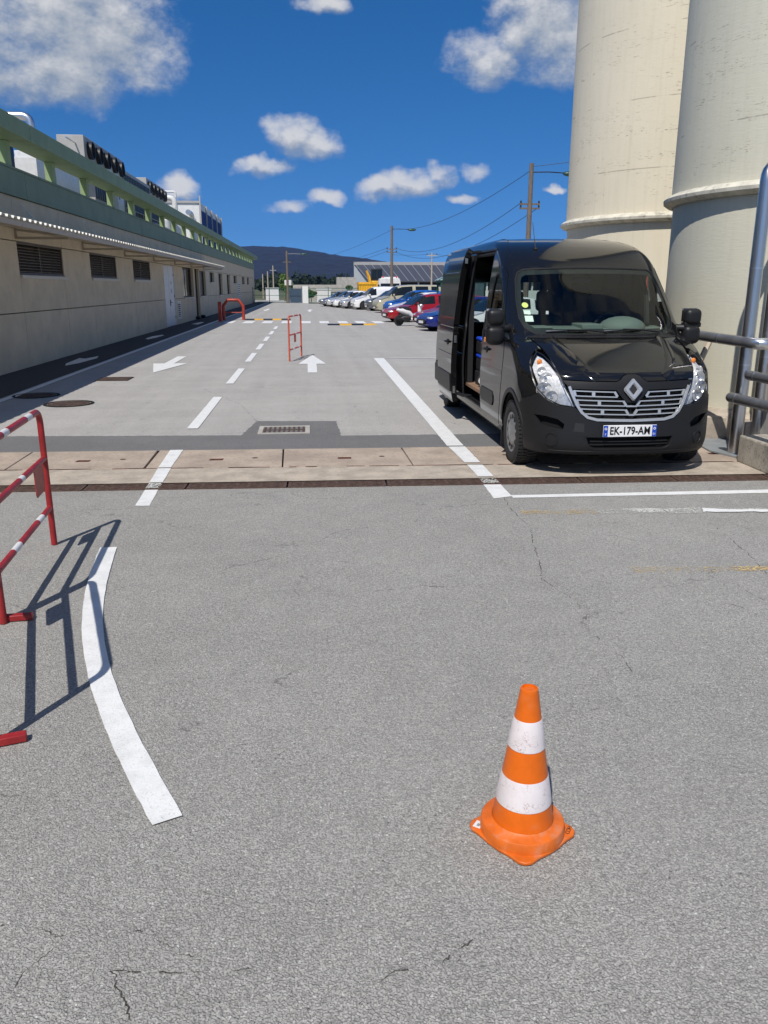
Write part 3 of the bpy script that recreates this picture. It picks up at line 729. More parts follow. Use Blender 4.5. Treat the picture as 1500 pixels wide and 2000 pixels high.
# ---------------- rooftop plant, each machine its own thing
RZ=4.43
def legs(mb,x0,x1,y0,y1,z):
    for x in(x0+.05,x1-.13):
        for y in(y0+.05,y1-.13): mb.box(x,x+.08,y,y+.08,RZ,z)
def fanunit(x0,x1,y0,y1,z0,z1,n,label):
    t=thing('condenser_unit',((x0+x1)/2,(y0+y1)/2,RZ),label,'fan unit','grey rooftop condenser units with black fans')
    ox,oy=-(x0+x1)/2,-(y0+y1)/2
    mb=MB(); mb.box(x0+ox,x1+ox,y0+oy,y1+oy,z0-RZ,z1-RZ); mb.build('casing',M['grey_m'],t,bevel=.015)
    mb=MB()
    for x in(x0+ox+.1,x1+ox-.2):
        for y in(y0+oy+.2,y1+oy-.3): mb.box(x,x+.1,y,y+.1,0,z0-RZ)
    mb.build('leg_frame',M['white_p'],t)
    p=(y1-y0)/n; r=min(p*.36,(z1-z0)*.36)
    for i in range(n):
        yc=y0+oy+p*(i+.5); zc=(z0+z1)/2-RZ-.03
        mb=MB(); mb.lathe([(r,0),(r*1.04,.18),(r*.9,.18),(r*.85,.02)],20,(x1+ox,yc,zc),'x',cap=False)
        fo=mb.build('fan',M['black_p'],t,smooth=True)
        mb=MB(); mb.lathe([(r*.9,.02),(.001,.02)],20,(x1+ox,yc,zc),'x',cap=False); mb.lathe([(.1,.02),(.1,.12),(.001,.13)],12,(x1+ox,yc,zc),'x',cap=False)
        for a in range(5):
            M4=Matrix.Translation((x1+ox+.06,yc,zc))@Euler((R(72*a),0,0)).to_matrix().to_4x4()@Euler((0,0,R(30))).to_matrix().to_4x4(); mb.box(-.01,.01,-.09,.09,.08,r*.85,M4)
        mb.build('blades',M['black_hole'],fo)
    for yy in(y0+oy-.6,y1+oy*1):
        pass
    mb=MB(); mb.tube([(x1+ox-.3,y0+oy-1.2,z0-RZ+.55),(x1+ox-.3,y0+oy,z0-RZ+.55)],.03,6); mb.build('feed_pipe',M['alu'],t)
fanunit(-9.0,-8.05,32.4,38.6,6.32,7.15,5,'nearer grey rooftop condenser box with a row of black fans')
fanunit(-9.9,-9.0,49.2,55.2,6.9,7.75,5,'farther grey rooftop condenser box with a row of black fans')
def pipe_thing(pts,r,m,label,name='roof_pipe',cat='pipe',flanges=True,group=None):
    t=thing(name,pts[0],label,cat,group); o=Vector(pts[0])
    P_=[]
    for i,p in enumerate(pts):
        p=Vector(p)-o
        if 0<i<len(pts)-1:
            a=(Vector(pts[i-1])-o-p).normalized(); c=(Vector(pts[i+1])-o-p).normalized(); rr=r*2.2
            rr=min(rr,(Vector(pts[i-1])-o-p).length*.45,(Vector(pts[i+1])-o-p).length*.45)
            for k in range(6):
                u=k/5; P_.append((p+a*rr)*(1-u)**2+p*2*u*(1-u)+(p+c*rr)*u*u)
        else: P_.append(p)
    MB().tube(P_,r,16).build('pipe',m,t,smooth=True)
    if flanges:
        for i in range(len(pts)-1):
            a=Vector(pts[i])-o; c=Vector(pts[i+1])-o; L=(c-a).length
            n=max(1,int(L/1.1))
            for k in range(1,n+1):
                q=a.lerp(c,k/(n+1)); d=(c-a).normalized(); MB().cyl(q-d*.008,q+d*.008,r*1.035,n=16).build('joint_ring',M['alu'],t,smooth=True)
    return t
pipe_thing([(-9.9,28.5,7.03),(-8.65,28.5,7.03),(-8.65,28.5,RZ)],.125,M['alu'],'thick silver insulated pipe bending down at the near end of the roof')
pipe_thing([(-8.3,14,6.0),(-8.3,24.2,6.0),(-8.3,24.2,5.2)],.13,M['alu'],'silver pipe entering the picture at the near left roof edge')
pipe_thing([(-8.0,31.0,4.75),(-8.0,37.5,4.75)],.17,M['alu'],'thick silver pipe lying along the roof behind the third opening')
pipe_thing([(-10.4,56,7.36),(-8.55,56,7.36),(-8.55,56,RZ)],.17,M['white_p'],'white pipe with elbow over the white vessels')
pipe_thing([(-10.4,56.2,7.75),(-8.5,56.2,7.75),(-8.5,56.2,7.4)],.07,M['white_p'],'thin white pipe above the thick white pipe',flanges=False)
pipe_thing([(-7.9,44.0,4.9),(-7.9,52.0,4.9)],.14,M['grey_m'],'grey pipe running low behind the parapet posts')
pipe_thing([(-8.2,56.0,5.8),(-8.2,60.2,5.8),(-8.2,60.2,RZ)],.14,M['white_p'],'white pipe bending down beside the vertical vessel')
pipe_thing([(-8.4,60.8,6.9),(-8.4,62.6,6.9),(-8.4,62.6,RZ)],.18,M['alu'],'short silver riser pipe before the blue cooling tower')
def cabinet(x0,x1,y0,y1,z0,z1,m,label,kind='cabinet',n=2,grp=None,slots=None):
    t=thing('plant_cabinet',((x0+x1)/2,(y0+y1)/2,RZ),label,kind,grp); ox,oy=-(x0+x1)/2,-(y0+y1)/2
    w=(y1-y0)/n
    for i in range(n):
        mb=MB(); mb.box(x0+ox,x1+ox,y0+oy+i*w+.008,y0+oy+(i+1)*w-.008,z0-RZ,z1-RZ); mb.build('panel',m,t,bevel=.01)
    mb=MB(); mb.box(x0+ox+.02,x1+ox-.02,y0+oy+.02,y1+oy-.02,0,z0-RZ+.02); mb.build('plinth',M['grey_m'],t)
    if slots:
        k=int((y1-y0)/.35)
        for i in range(k):
            mb=MB(); yy=y0+oy+.1+i*.35; mb.box(x1+ox,x1+ox+.02,yy,yy+.22,z0-RZ+.15,z1-RZ-.15); mb.build('slot',slots,t)
    return t
cabinet(-9.2,-8.0,28.3,31.5,RZ+.15,6.0,M['white_p'],'large white plant cabinet seen through the second parapet opening')
cabinet(-9.4,-8.2,22.2,25.2,RZ+.2,6.05,M['black_p'],'black chiller unit behind the first parapet opening',n=3)
cabinet(-9.0,-8.1,26.8,27.8,RZ+.15,5.6,M['white_p'],'small white box between the silver pipe and the white cabinet',n=1)
cabinet(-9.3,-8.0,33.2,36.2,RZ+.5,5.95,M['grey_m'],'pale cabinet with tall dark slots under the near condenser',slots=M['black_p'])
wc=cabinet(-8.6,-7.75,35.9,37.0,RZ+.35,5.75,M['white_p'],'narrow white cabinet with two blue dots',n=1)
for z in(.95,1.12):
    mb=MB(); mb.lathe([(.07,0),(.07,.01)],14,(.43,-.3,z),'x'); mb.build('blue_dot',M['blue_m'],wc)
cabinet(-9.2,-8.02,35.4,38.2,6.0,6.72,M['white_p'],'white duct box poking up under the near condenser fans',n=1)
cabinet(-9.2,-8.0,38.4,44.6,RZ+.3,6.78,M['grey_m'],'long grey chiller with dark bays behind the middle posts',n=4,slots=M['black_p'])
cabinet(-9.2,-8.2,45.6,48.5,RZ+.3,6.1,M['grey_m'],'short grey cabinet beyond the long chiller',n=2,slots=M['black_p'])
rl=thing('roof_handrail',(-7.9,38,RZ),'thin grey handrail in front of the rooftop chiller','handrail')
for k in range(6):
    mb=MB(); mb.cyl((0,k*1.9,0),(0,k*1.9,.75),.02,n=6); mb.build('post',M['grey_m'],rl)
mb=MB(); mb.tube([(0,0,.75),(0,9.5,.75)],.02,6); mb.tube([(0,0,.4),(0,9.5,.4)],.02,6); mb.build('rail',M['grey_m'],rl)
vt=thing('white_vessel',(-8.6,55.4,RZ),'white upright tank with domed top and pipe stubs','tank')
MB().lathe([(.6,.1),(.6,1.6),(.45,1.85),(.18,1.97),(.001,2.0)],24).build('shell',M['white_p'],vt,smooth=True)
MB().cyl((.1,0,1.9),(.1,0,2.3),.07).build('stub',M['white_p'],vt)
vt=thing('white_vessel',(-8.3,50.0,RZ),'small white upright tank before the larger domed tank','tank')
MB().lathe([(.4,.1),(.4,1.1),(.2,1.25),(.001,1.28)],20).build('shell',M['white_p'],vt,smooth=True)
MB().cyl((.1,.2,1.2),(.1,.2,1.5),.09).build('valve',M['red'],vt)
ct=thing('cooling_tower',(-8.75,71.9,RZ),'tall pale cooling tower with blue grilles on its long side','cooling tower')
mb=MB(); mb.box(-1.75,.7,-7.6,7.2,.4,3.5); mb.build('casing',M['white_p'],ct,bevel=.02)
for i in range(4):
    for z0,z1 in((.5,2.95),):
        y=-7.4+i*3.62; mb=MB(); mb.box(.7,.76,y,y+3.4,z0,z1)
        q=mb.build('grille',M['blue_m'],ct)
        for k in range(5):
            mb=MB(); mb.box(.76,.80,y+k*.68,y+k*.68+.05,z0,z1); mb.build('rib',M['blue_m'],q)
for y in(-7.6,-3.9,-.3,3.4,7.1):
    mb=MB(); mb.box(.7,.83,y,y+.09,.0,3.5); mb.build('post',M['grey_m'],ct)
mb=MB()
mb.box(-1.75,.83,-7.7,-7.62,3.4,3.55); mb.box(-1.8,-1.7,-7.7,-7.6,0,3.9); mb.box(.73,.83,-7.72,-7.63,0,3.9)
mb.build('frame',M['grey_m'],ct)
mb=MB(); mb.tube([(.2,-7.62,.6),(.2,-8.2,.9),(.2,-8.2,2.0),(.2,-7.6,2.3)],.2,12); mb.build('inlet_pipe',M['alu'],ct,smooth=True)
mb=MB(); mb.tube([(-.6,-7.62,.6),(-.6,-8.2,.8),(-.6,-8.2,1.4)],.15,12); mb.build('inlet_pipe',M['alu'],ct,smooth=True)
# ================================================ SILOS
def silo_mat(name,a,b):
    m=bpy.data.materials.new(name); m.use_nodes=True; t=NT(m.node_tree)
    bs=t.n('ShaderNodeBsdfPrincipled'); o=t.n('ShaderNodeOutputMaterial'); t.l(bs.outputs[0],o.inputs[0])
    co=t.coord(); n=t.noise(co,.8,4,.6)
    c=t.mix(t.sstep(n,.3,.7),a,b)
    st=t.noise(t.scale(co,(6,6,.35)),2.2,4,.6); c=t.mix(t.m('MULTIPLY',t.sstep(st,.45,.75),.13),c,(.40,.36,.27))
    # board-mark pits: short horizontal nicks, denser in some courses
    pit=t.noise(t.scale(co,(5,5,44)),1.6,4,.72); den=t.noise(t.scale(co,(.5,.5,3.2)),1.4,3,.6)
    k=t.m('ADD',pit,t.m('MULTIPLY',t.m('SUBTRACT',den,.5),.40)); up=t.sstep(t.n_sepz(co),2.86,2.9)
    k=t.m('MULTIPLY',t.sstep(k,.635,.685),up)
    c=t.mix(t.m('MULTIPLY',k,.5),c,(.17,.14,.10))
    lz=t.sstep(t.m('ABSOLUTE',t.m('SUBTRACT',t.m('FRACT',t.m('DIVIDE',t.n_sepz(co),1.07)),.5)),.012,.002)
    nick=t.sstep(t.noise(t.scale(co,(1.3,1.3,1)),1.5,3,.6),.50,.56)
    c=t.mix(t.m('MULTIPLY',t.m('MULTIPLY',lz,nick),t.m('MULTIPLY',up,.5)),c,(.16,.13,.10))
    t.l(c,bs.inputs['Base Color']); bs.inputs['Roughness'].default_value=.75
    bp=t.n('ShaderNodeBump'); bp.inputs['Strength'].default_value=.7; bp.inputs['Distance'].default_value=.006
    h=t.m('SUBTRACT',t.m('MULTIPLY',t.noise(t.scale(co,(1,1,9)),7,4,.6),.5),k); t.l(h,bp.inputs['Height']); t.l(bp.outputs[0],bs.inputs['Normal'])
    return m
def _sepz(s,co):
    nd=s.n('ShaderNodeSeparateXYZ'); s.l(co,nd.inputs[0]); return nd.outputs[2]
NT.n_sepz=_sepz
M['silo1']=silo_mat('greenish cream silo paint',(.64,.62,.50),(.68,.65,.515))
M['silo2']=silo_mat('warm cream silo paint',(.73,.66,.505),(.77,.695,.535))
M['ring_m']=mat('stained silo ring',(.62,.59,.49),.75,var=.12,vscale=6,dirt=(.17,.15,.11),dscale=7,damt=.75,bump=.6,bscale=30)
def silo(x,y,r,m,label,seed):
    t=thing('silo',(x,y,0),label,'silo','tall concrete silos beside the yard')
    MB().lathe([(r-.03,.32),(r-.03,3.02)],96,cap=False).build('lower_shell',m,t,smooth=True)
    MB().lathe([(r,3.0),(r,14.0)],96,cap=False).build('upper_shell',m,t,smooth=True)
    prof=[(r-.02,2.90),(r+.05,2.915),(r+.10,2.95),(r+.105,2.99),(r+.06,3.03),(r-.01,3.06)]
    MB().lathe(prof,96,cap=False).build('ring',M['ring_m'],t,smooth=True)
    MB().lathe([(r,14.0),(r+.12,14.0),(r+.12,14.3),(.01,14.6)],64,cap=False).build('roof',M['ring_m'],t)
    return t
silo(6.95,10.72,2.05,M['silo1'],'nearer silo with greenish cream paint, right of the van behind the steel pipes',1)
silo(6.93,15.42,2.05,M['silo2'],'farther silo with warmer cream paint, behind the van roof',2)
pl=thing('silo_plinth',(0,0,0),'low concrete plinth under the silos with sloping top','plinth')
mb=MB(); mb.prism([(4.70,9.50),(5.12,9.42),(5.12,9.0),(9.4,9.0),(9.4,18),(4.70,18)],0,.30); mb.build('base',M['slab_edge'],pl,bevel=.015)
mb=MB(); mb.lathe([(2.25,.301),(2.20,.34),(2.0,.36)],64,(6.95,10.72,0),cap=False); mb.build('haunch',M['slab_edge'],pl)
# joint filler between silos
# ---- steel pipes
pipe_thing([(4.77,8.55,0.0),(4.77,8.55,3.06),(5.2,8.8,3.08)],.070,M['steel'],'tall stainless steel pipe standing nearest, at the corner of the grey plate','steel_pipe',group='upright stainless pipes before the silo')
pipe_thing([(5.26,9.0,0.0),(5.26,9.0,3.2),(5.4,9.2,3.3)],.07,M['steel'],'second upright stainless steel pipe at the right edge behind the first','steel_pipe',group='upright stainless pipes before the silo')
pipe_thing([(5.62,8.9,0.0),(5.62,8.9,2.3)],.05,M['steel'],'thin upright steel pipe at the far right edge','steel_pipe',group='upright stainless pipes before the silo')
pipe_thing([(4.56,9.55,1.30),(4.74,8.30,1.262),(5.02,8.36,1.262)],.058,M['pipe_grey'],'highest horizontal pipe, running from the van mirror to a bright steel elbow','guard_pipe',group='grey horizontal pipes at the right edge')
MB().tube([(4.742,8.34,1.262),(4.765,8.30,1.262),(4.82,8.29,1.262),(4.98,8.33,1.262)],.063,14).build('elbow_sleeve',M['alu'],None,smooth=True,label='bright steel elbow at the end of the highest grey pipe',cat='pipe elbow')
def capped(p0,p1,r,label):
    t=thing('guard_pipe',p0,label,'pipe','grey horizontal pipes at the right edge'); d=Vector(p1)-Vector(p0)
    mb=MB(); u=d.normalized(); mb.tube([-u*r*.75,-u*r*.45,Vector((0,0,0)),d],[r*.35,r*.85,r,r],16); mb.build('pipe',M['pipe_grey'],t,smooth=True)
    MB().cyl(u*.12,u*.135,r*1.04,n=16).build('joint_ring',M['alu'],t,smooth=True)
capped((4.77,8.42,.915),(4.80,6.9,.915),.053,'middle horizontal grey pipe with rounded end, in front of the uprights')
capped((4.56,8.38,.685),(4.62,6.9,.685),.056,'lowest horizontal grey pipe with rounded end, just above the concrete block')
br=MB(); br.tube([(4.80,9.45,1.24),(4.62,9.3,.98)],.035,6); br.build('pipe_bracket',M['awn_frame'],None,label='brown diagonal brace under the highest pipe beside the van mirror',cat='bracket')
mb=MB(); mb.box(5.28,5.55,8.7,9.0,0,1.0); mb.build('valve_box',M['grey_m'],None,bevel=.01,label='grey metal box behind the upright pipes at the right edge',cat='box')
mb=MB(); mb.tube([(4.93,8.95,.72),(4.93,8.88,.8),(4.93,8.80,.72),(4.93,8.80,.5)],.022,8); mb.tube([(4.93,8.95,.72),(4.93,8.95,.3)],.022,8); mb.build('small_tap',M['steel'],None,smooth=True,label='small bent tap pipe between the two uprights',cat='tap')
mb=MB(); mb.prism([(4.62,8.22),(5.9,8.28),(5.9,6.2),(4.57,6.2)],0,.30); mb.build('concrete_block',M['block'],None,bevel=.02,label='low pitted concrete block at the right edge beside the pipes',cat='concrete block')
mb=MB(); mb.prism([(4.66,9.44),(5.12,9.42),(5.12,8.32),(4.70,8.32),(4.56,8.72)],.013,.03); mb.build('ground_plate',M['grey_plate'],None,label='flat grey painted plate on the ground at the foot of the steel pipe',cat='metal plate')
# off-frame structure whose shade reaches the silo foot (pipe rack continues to the right)
# ================================================ BARRIERS
def banded_rail(mb_pts,r,parent,name,bands,mred):
    """tube in segments with alternating paint"""
    pts=[Vector(p) for p in mb_pts]; L=[0]
    for a,b in zip(pts[:-1],pts[1:]): L.append(L[-1]+(b-a).length)
    tot=L[-1]
    def at(d):
        for i in range(len(pts)-1):
            if d<=L[i+1] or i==len(pts)-2: return pts[i].lerp(pts[i+1],min(1,max(0,(d-L[i])/max(1e-6,L[i+1]-L[i]))))
    o=MB().tube(pts,r,10).build(name,mred,parent,smooth=True)
    for (a,b) in bands:
        a*=tot; b*=tot; n=max(2,int((b-a)/.02)); MB().tube([at(a+(b-a)*k/n) for k in range(n+1)],r*1.035,10,caps=False).build('white_band',M['white_b'],o,smooth=True)
    return o
def barrier(name,p0,p1,label,mred,fl=.17,*,plate=.86,feet=(1,),grp='red and white tubular barriers',h=1.0,band=True):
    """p0,p1 = ground points of the two posts"""
    a=Vector((*p0,0)); b=Vector((*p1,0)); L=(b-a).length; ang=math.atan2(b.y-a.y,b.x-a.x)
    t=thing(name,a,label,'barrier',grp,rotz=ang); r=.0225; c=.10
    def arc(cx,s):
        return [(cx+s*c*(1-math.cos(k*math.pi/12)),0,h-c+c*math.sin(k*math.pi/12)) for k in range(7)]
    fr=[(0,0,.0),(0,0,h-c)]+arc(0,1)[1:]; to=[(L-p[0],0,p[2]) for p in reversed(fr)]
    MB().tube([(0,0,0)]+[(0,0,h-c)]+arc(0,1)[1:4],r,10).build('post',mred,t,smooth=True)
    MB().tube([(L,0,0),(L,0,h-c)]+[(L-p[0],0,p[2]) for p in arc(0,1)[1:4]],r,10).build('post',mred,t,smooth=True)
    top=arc(0,1)[3:]+[(L-p[0],0,p[2]) for p in reversed(arc(0,1)[3:])]
    bands=[(.10,.20),(.36,.46),(.58,.66),(.82,.90)] if band else []
    banded_rail(top,r,t,'top_rail',[(.30,.39),(.72,.82)] if band else [],mred)
    banded_rail([(0,0,.655),(L,0,.655)],r*.9,t,'mid_rail',[(.50,.56)] if band else [],mred)
    banded_rail([(0,0,.285),(L,0,.285)],r*.9,t,'low_rail',[(.27,.38),(.72,.82)] if band else [],mred)
    x=L*plate; mb=MB(); mb.prism([(x-.24,.46),(x-.22,.44),(x-.0,.44),(x+.02,.46),(x+.02,.645),(x-.24,.645)],-.003,.003,M=Matrix(((1,0,0,0),(0,0,1,0),(0,1,0,0),(0,0,0,1)))); mb.build('name_plate',mred,t)
    for f in feet:
        mb=MB(); mb.box(f*L-.022,f*L+.022,-fl,fl,.0,.035); mb.box(f*L-.012,f*L+.012,-.012,.012,.035,.1); mb.build('foot',mred,t,bevel=.004)
    return t
# far post, near post
barrier('crowd_barrier',(-1.81,4.43),(-1.945,5.87),'red and white tubular barrier at left, its far post standing alone on the asphalt',M['red'],plate=.93,feet=(0,))
barrier('crowd_barrier',(-1.375,3.085),(-1.79,4.40),'red barrier nearest the camera, mostly beyond the left frame edge',M['red'],.14,plate=.90,feet=(0,))
barrier('crowd_barrier',(-.56,20.95),(-.27,22.5),'single faded red barrier standing alone behind the white straight arrow',M['red_or'],plate=.55,feet=(),band=True,h=1.12)
# ================================================ CONE
cn=thing('traffic_cone',(.70,2.36,0),'orange traffic cone with two scuffed white bands in the foreground','traffic cone')
th=R(-11)
pts=[]
for k in range(4):
    a=th+k*math.pi/2; 
    for da,rr in((-.62,.148),(-.30,.158),(-.13,.178),(0,.184),(.13,.178),(.30,.158),(.62,.148)): pts.append((rr*math.cos(a+da),rr*math.sin(a+da)))
mb=MB(); mb.prism(pts,0,.012); mb.build('base_plate',M['orange_base'],cn,bevel=.003)
MB().lathe([(.147,.0121),(.1455,.047),(.1425,.0515),(.116,.0555),(.1065,.0635)],56,cap=False).build('ring_step',M['orange_base'],cn,smooth=True)
def cr(z): return .106+(.030-.106)*(z-.06)/(.555-.06)
prof=[(cr(z),z) for z in(.06,.15,.24,.33,.45,.55)]+[(.0305,.553),(.029,.558),(.0235,.559),(.0225,.553),(.012,.5545),(.001,.552)]
MB().lathe(prof,56,cap=False).build('cone_body',M['orange'],cn,smooth=True)
M['cone_white']=None
def cone_white():
    m=bpy.data.materials.new('scuffed white sleeve'); m.use_nodes=True; t=NT(m.node_tree)
    b=t.n('ShaderNodeBsdfPrincipled'); o=t.n('ShaderNodeOutputMaterial'); t.l(b.outputs[0],o.inputs[0]); co=t.coord()
    c=t.mix(t.sstep(t.noise(co,9,4,.6),.3,.7),(.74,.69,.69),(.66,.60,.60))
    w=t.v('ADD',co,t.v('SCALE',t.v('SUBTRACT',t.noise(co,60,3,.6,col=True),(.5,.5,.5)),.02))
    e=t.vor(t.scale(w,(1,1,1.5)),55,'DISTANCE_TO_EDGE').outputs['Distance']
    ln=t.m('MULTIPLY',t.m('SUBTRACT',1.0,t.sstep(e,.01,.05)),t.sstep(t.noise(co,26,4,.6),.50,.62))
    c=t.mix(t.m('MULTIPLY',ln,.6),c,(.25,.14,.12))
    c=t.mix(t.m('MULTIPLY',t.sstep(t.noise(co,60,4,.7),.66,.72),.6),c,(.55,.12,.08))
    t.l(c,b.inputs['Base Color']); b.inputs['Roughness'].default_value=.45; return m
M['cone_white']=cone_white()
for z0,z1 in((.345,.452),(.135,.24)):
    MB().lathe([(cr(z0)+.0005,z0),(cr(z0)+.002,z0+.002),(cr(z1)+.002,z1-.002),(cr(z1)+.0005,z1)],56,cap=False).build('white_sleeve',M['cone_white'],cn,smooth=True)
mb=MB(); mb.prism([(-.172,.022),(-.150,.052),(-.128,.036),(-.150,.006)],.0122,.0135); mb.build('sticker',M['white_b'],cn)
mb=MB(); mb.prism([(-.158,.022),(-.150,.034),(-.141,.028),(-.150,.016)],.0136,.0142); mb.build('sticker_mark',M['grey_plate'],cn)
tx=text_mesh('handwriting','COH',.021,M['ink'],cn,extrude=.0004,space=.9); tx.location=(.1600,-.030,.0125); tx.rotation_euler=(0,0,R(58))
# ================================================ ORANGE HOOP AND BOLLARD
M['orange_red']=mat('orange red steel',(.36,.04,.02),.5,var=.15)
bo=thing('bollard',(-4.95,45.9,0),'dark red square bollard standing left of the red hoop','bollard')
mb=MB(); mb.box(-.09,.09,-.09,.09,0,1.06); mb.build('post',M['orange_red'],bo,bevel=.01)
mb=MB(); mb.box(-.11,.11,-.11,.11,0,.03); mb.build('base',M['orange_red'],bo)
ho=thing('barrier_hoop',(-4.4,47.9,0),'red steel hoop barrier with cut corners across the walkway line','barrier')
MB().tube([(-.56,0,0),(-.56,0,.80),(-.30,0,1.12),(.30,0,1.12),(.56,0,.80),(.56,0,0)],.09,10).build('hoop',M['orange_red'],ho,smooth=True)
MB().cyl((-.5,0,.42),(.5,0,.42),.03).build('crossbar',M['orange_red'],ho)
# ================================================ POLES AND CABLES
def pole(x,y,h,r,label,arm=None,cross=None,m='wood',lean=0):
    t=thing('utility_pole',(x,y,0),label,'utility pole','utility poles with cables')
    MB().tube([(0,0,0),(lean*h*.5,0,h*.5),(lean*h,0,h)],[r,r*.85,r*.7],10).build('pole',M[m],t,smooth=True)
    if arm:
        ax,az,am=arm; mb=MB(); mb.tube([(0,0,az),(ax*.5,0,az+.02),(ax,0,az-.02)],.025,6); mb.build('arm',M['alu'] if am else M['wire'],t)
        s=1 if ax>0 else -1
        mb=MB(); mb.ball((ax+s*.28,0,az-.05),.42,.16,.13,14,8); mb.build('lamp_head',M['lamp_g'],t,smooth=True)
    if cross:
        for z in cross:
            mb=MB(); mb.box(-.5,.5,-.04,.04,z-.04,z+.04)
            q=mb.build('crossarm',M['wood'] if m=='wood' else M['grey_m'],t)
            for xx in(-.45,.45): MB().lathe([(.035,0),(.05,.05),(.03,.12),(.001,.13)],8,(xx,0,z+.04)).build('insulator',M['black_p'],q,smooth=True)
    return t
pole(-2.56,97.3,5.85,.16,'slim pale pole with lamp arm standing by the gate before the hill',arm=(1.7,5.5,1),cross=[4.6])
pole(8.1,82,7.55,.17,'wooden pole with green lamp head, behind the parked beige van',arm=(1.7,7.25,0),cross=[5.4,5.1])
pole(10.85,41,7.6,.15,'nearest wooden pole with lamp head beside the far silo',arm=(1.7,7.2,0),cross=[5.75,5.55])
pole(11.2,76,4.85,.09,'thin pale post between the depot roof and the green shelter',m='awn_frame',cross=[4.6])
for (x,y,h) in((-5.3,128,4.4),(-6.2,133,3.6),(-7.0,140,4.4),(-8.0,142,4.0)): pole(x,y,h,.10,'one of the small thin posts behind the green gate on the left',m='awn_frame',cross=[h-.4]) if False else None
for i,(x,y,h,l) in enumerate(((-5.6,130,5.0,'short far post with crossbar behind the green gate'),(-7.5,135,3.8,'shortest far post, close to the building corner'),(-6.6,133,4.2,'far pale post between the other two beyond the gate'))):
    pole(x,y,h,.12,l,m='awn_frame',cross=[h-.7] if i==0 else None)
def cable(a,b,sag,label,r=.014):
    a=Vector(a); b=Vector(b); n=24; pts=[a.lerp(b,k/n)-Vector((0,0,sag*4*(k/n)*(1-k/n))) for k in range(n+1)]
    MB().tube(pts,r,5,caps=False).build('cable',M['wire'],None,label=label,cat='cable',group='overhead cables')
cable((10.85,41,7.3),(8.1,82,7.3),.9,'top overhead cable from the nearest pole to the pole behind the vans')
cable((10.4,41,5.8),(8.5,82,5.5),1.1,'upper of the two sagging cables between the wooden poles')
cable((11.3,41,5.6),(8.5,82,5.15),1.35,'lower of the two sagging cables between the wooden poles')
cable((10.85,41,7.45),(24,38,9.6),.25,'cable running right from the nearest pole towards the silos',.012)
cable((8.1,82,7.2),(-2.56,160,6.8),.9,'cable leaving the middle pole to the left over the hill')
cable((7.65,82,5.5),(-1,150,5.2),.5,'upper low cable left of the middle pole')
cable((7.65,82,5.2),(-1,150,4.6),.5,'lower low cable left of the middle pole')
cable((11.2,76,4.75),(8.1,82,4.9),.1,'short cable from the thin post to the middle pole',.01)
cable((11.2,76,4.75),(26,74,3.9),.3,'cable running right from the thin post over the depot',.01)
# ================================================ DEPOT, WALLS, FENCES
dp=thing('depot',(0,0,0),'long low depot with dark seamed roof and white gable behind the cars','building')
# gable from ridge (7.9,150) to eave (9.3,132)
rx,ry,rz=8.0,150,5.55; ex,ey,ez=9.25,131.5,2.75; LX=34
mb=MB(); mb.add([(rx,ry,-.1),(ex,ey,-.1),(ex,ey,ez),(rx,ry,rz)],[(0,1,2,3)]); mb.add([(rx,ry,-.1),(rx+.4,ry,-.1),(ex+.4,ey,-.1),(ex+.4,ey,ez),(rx+.4,ry,rz)],[(1,2,3,4)])
mb.box(rx,rx+.38,ry,ry+.4,-.1,6.1)
mb.build('gable_wall',M['depot_w'],dp)
mb=MB(); mb.add([(rx+.05,ry,rz+.1),(ex-.1,ey-.6,ez-.02),(ex+LX*.86,ey-.6,ez-.02),(rx+LX,ry,rz+.1),(rx+.05,ry,rz-.1),(ex-.1,ey-.6,ez-.2),(ex+LX*.86,ey-.6,ez-.2),(rx+LX,ry,rz-.1)],[(0,1,2,3),(4,7,6,5),(0,4,5,1),(1,5,6,2),(2,6,7,3),(3,7,4,0)])
rf=mb.build('roof',M['zinc'],dp)
for k in range(24):
    f=k*1.45+.2; mb=MB(); e=f*.86; mb.add([(rx+.05+f,ry,rz+.16),(ex-.1+e,ey-.6,ez+.05),(ex-.02+e,ey-.6,ez+.05),(rx+.13+f,ry,rz+.16),(rx+.05+f,ry,rz+.05),(ex-.1+e,ey-.6,ez-.05),(ex-.02+e,ey-.6,ez-.05),(rx+.13+f,ry,rz+.05)],[(0,1,2,3),(0,4,5,1),(3,2,6,7),(1,5,6,2)]); mb.build('seam',M['zinc_rib'],rf)
mb=MB(); mb.box(rx-.05,rx+LX,ry-.1,ry+.3,5.5,6.15); mb.build('ridge_parapet',M['grey_m'],dp)
mb=MB(); mb.box(ex+.4,ex+LX,ey+2,ey+2.2,-.1,ez-.1); mb.build('back_wall',M['wall_core'],dp)
for k in range(9):
    mb=MB(); mb.box(ex+.5+k*3.7,ex+.75+k*3.7,ey-.2,ey+.05,-.1,ez-.2); mb.build('column',M['depot_w'],dp)
mb=MB(); mb.box(ex+.4,ex+LX,ey-.15,ey,-.1,1.25); mb.build('dwarf_wall',M['depot_w'],dp)
mb=MB(); mb.box(-2.2,3.9,110,110.3,0,2.1)
w=mb.build('yard_wall',M['concrete'],None,label='low grey concrete wall beyond the green fence',cat='wall')
mb=MB(); mb.box(3.75,6.4,114,118,0,3.1); mb.build('block_shed',M['concrete'],None,label='small grey block shed beside the white gable',cat='shed',bevel=.02)
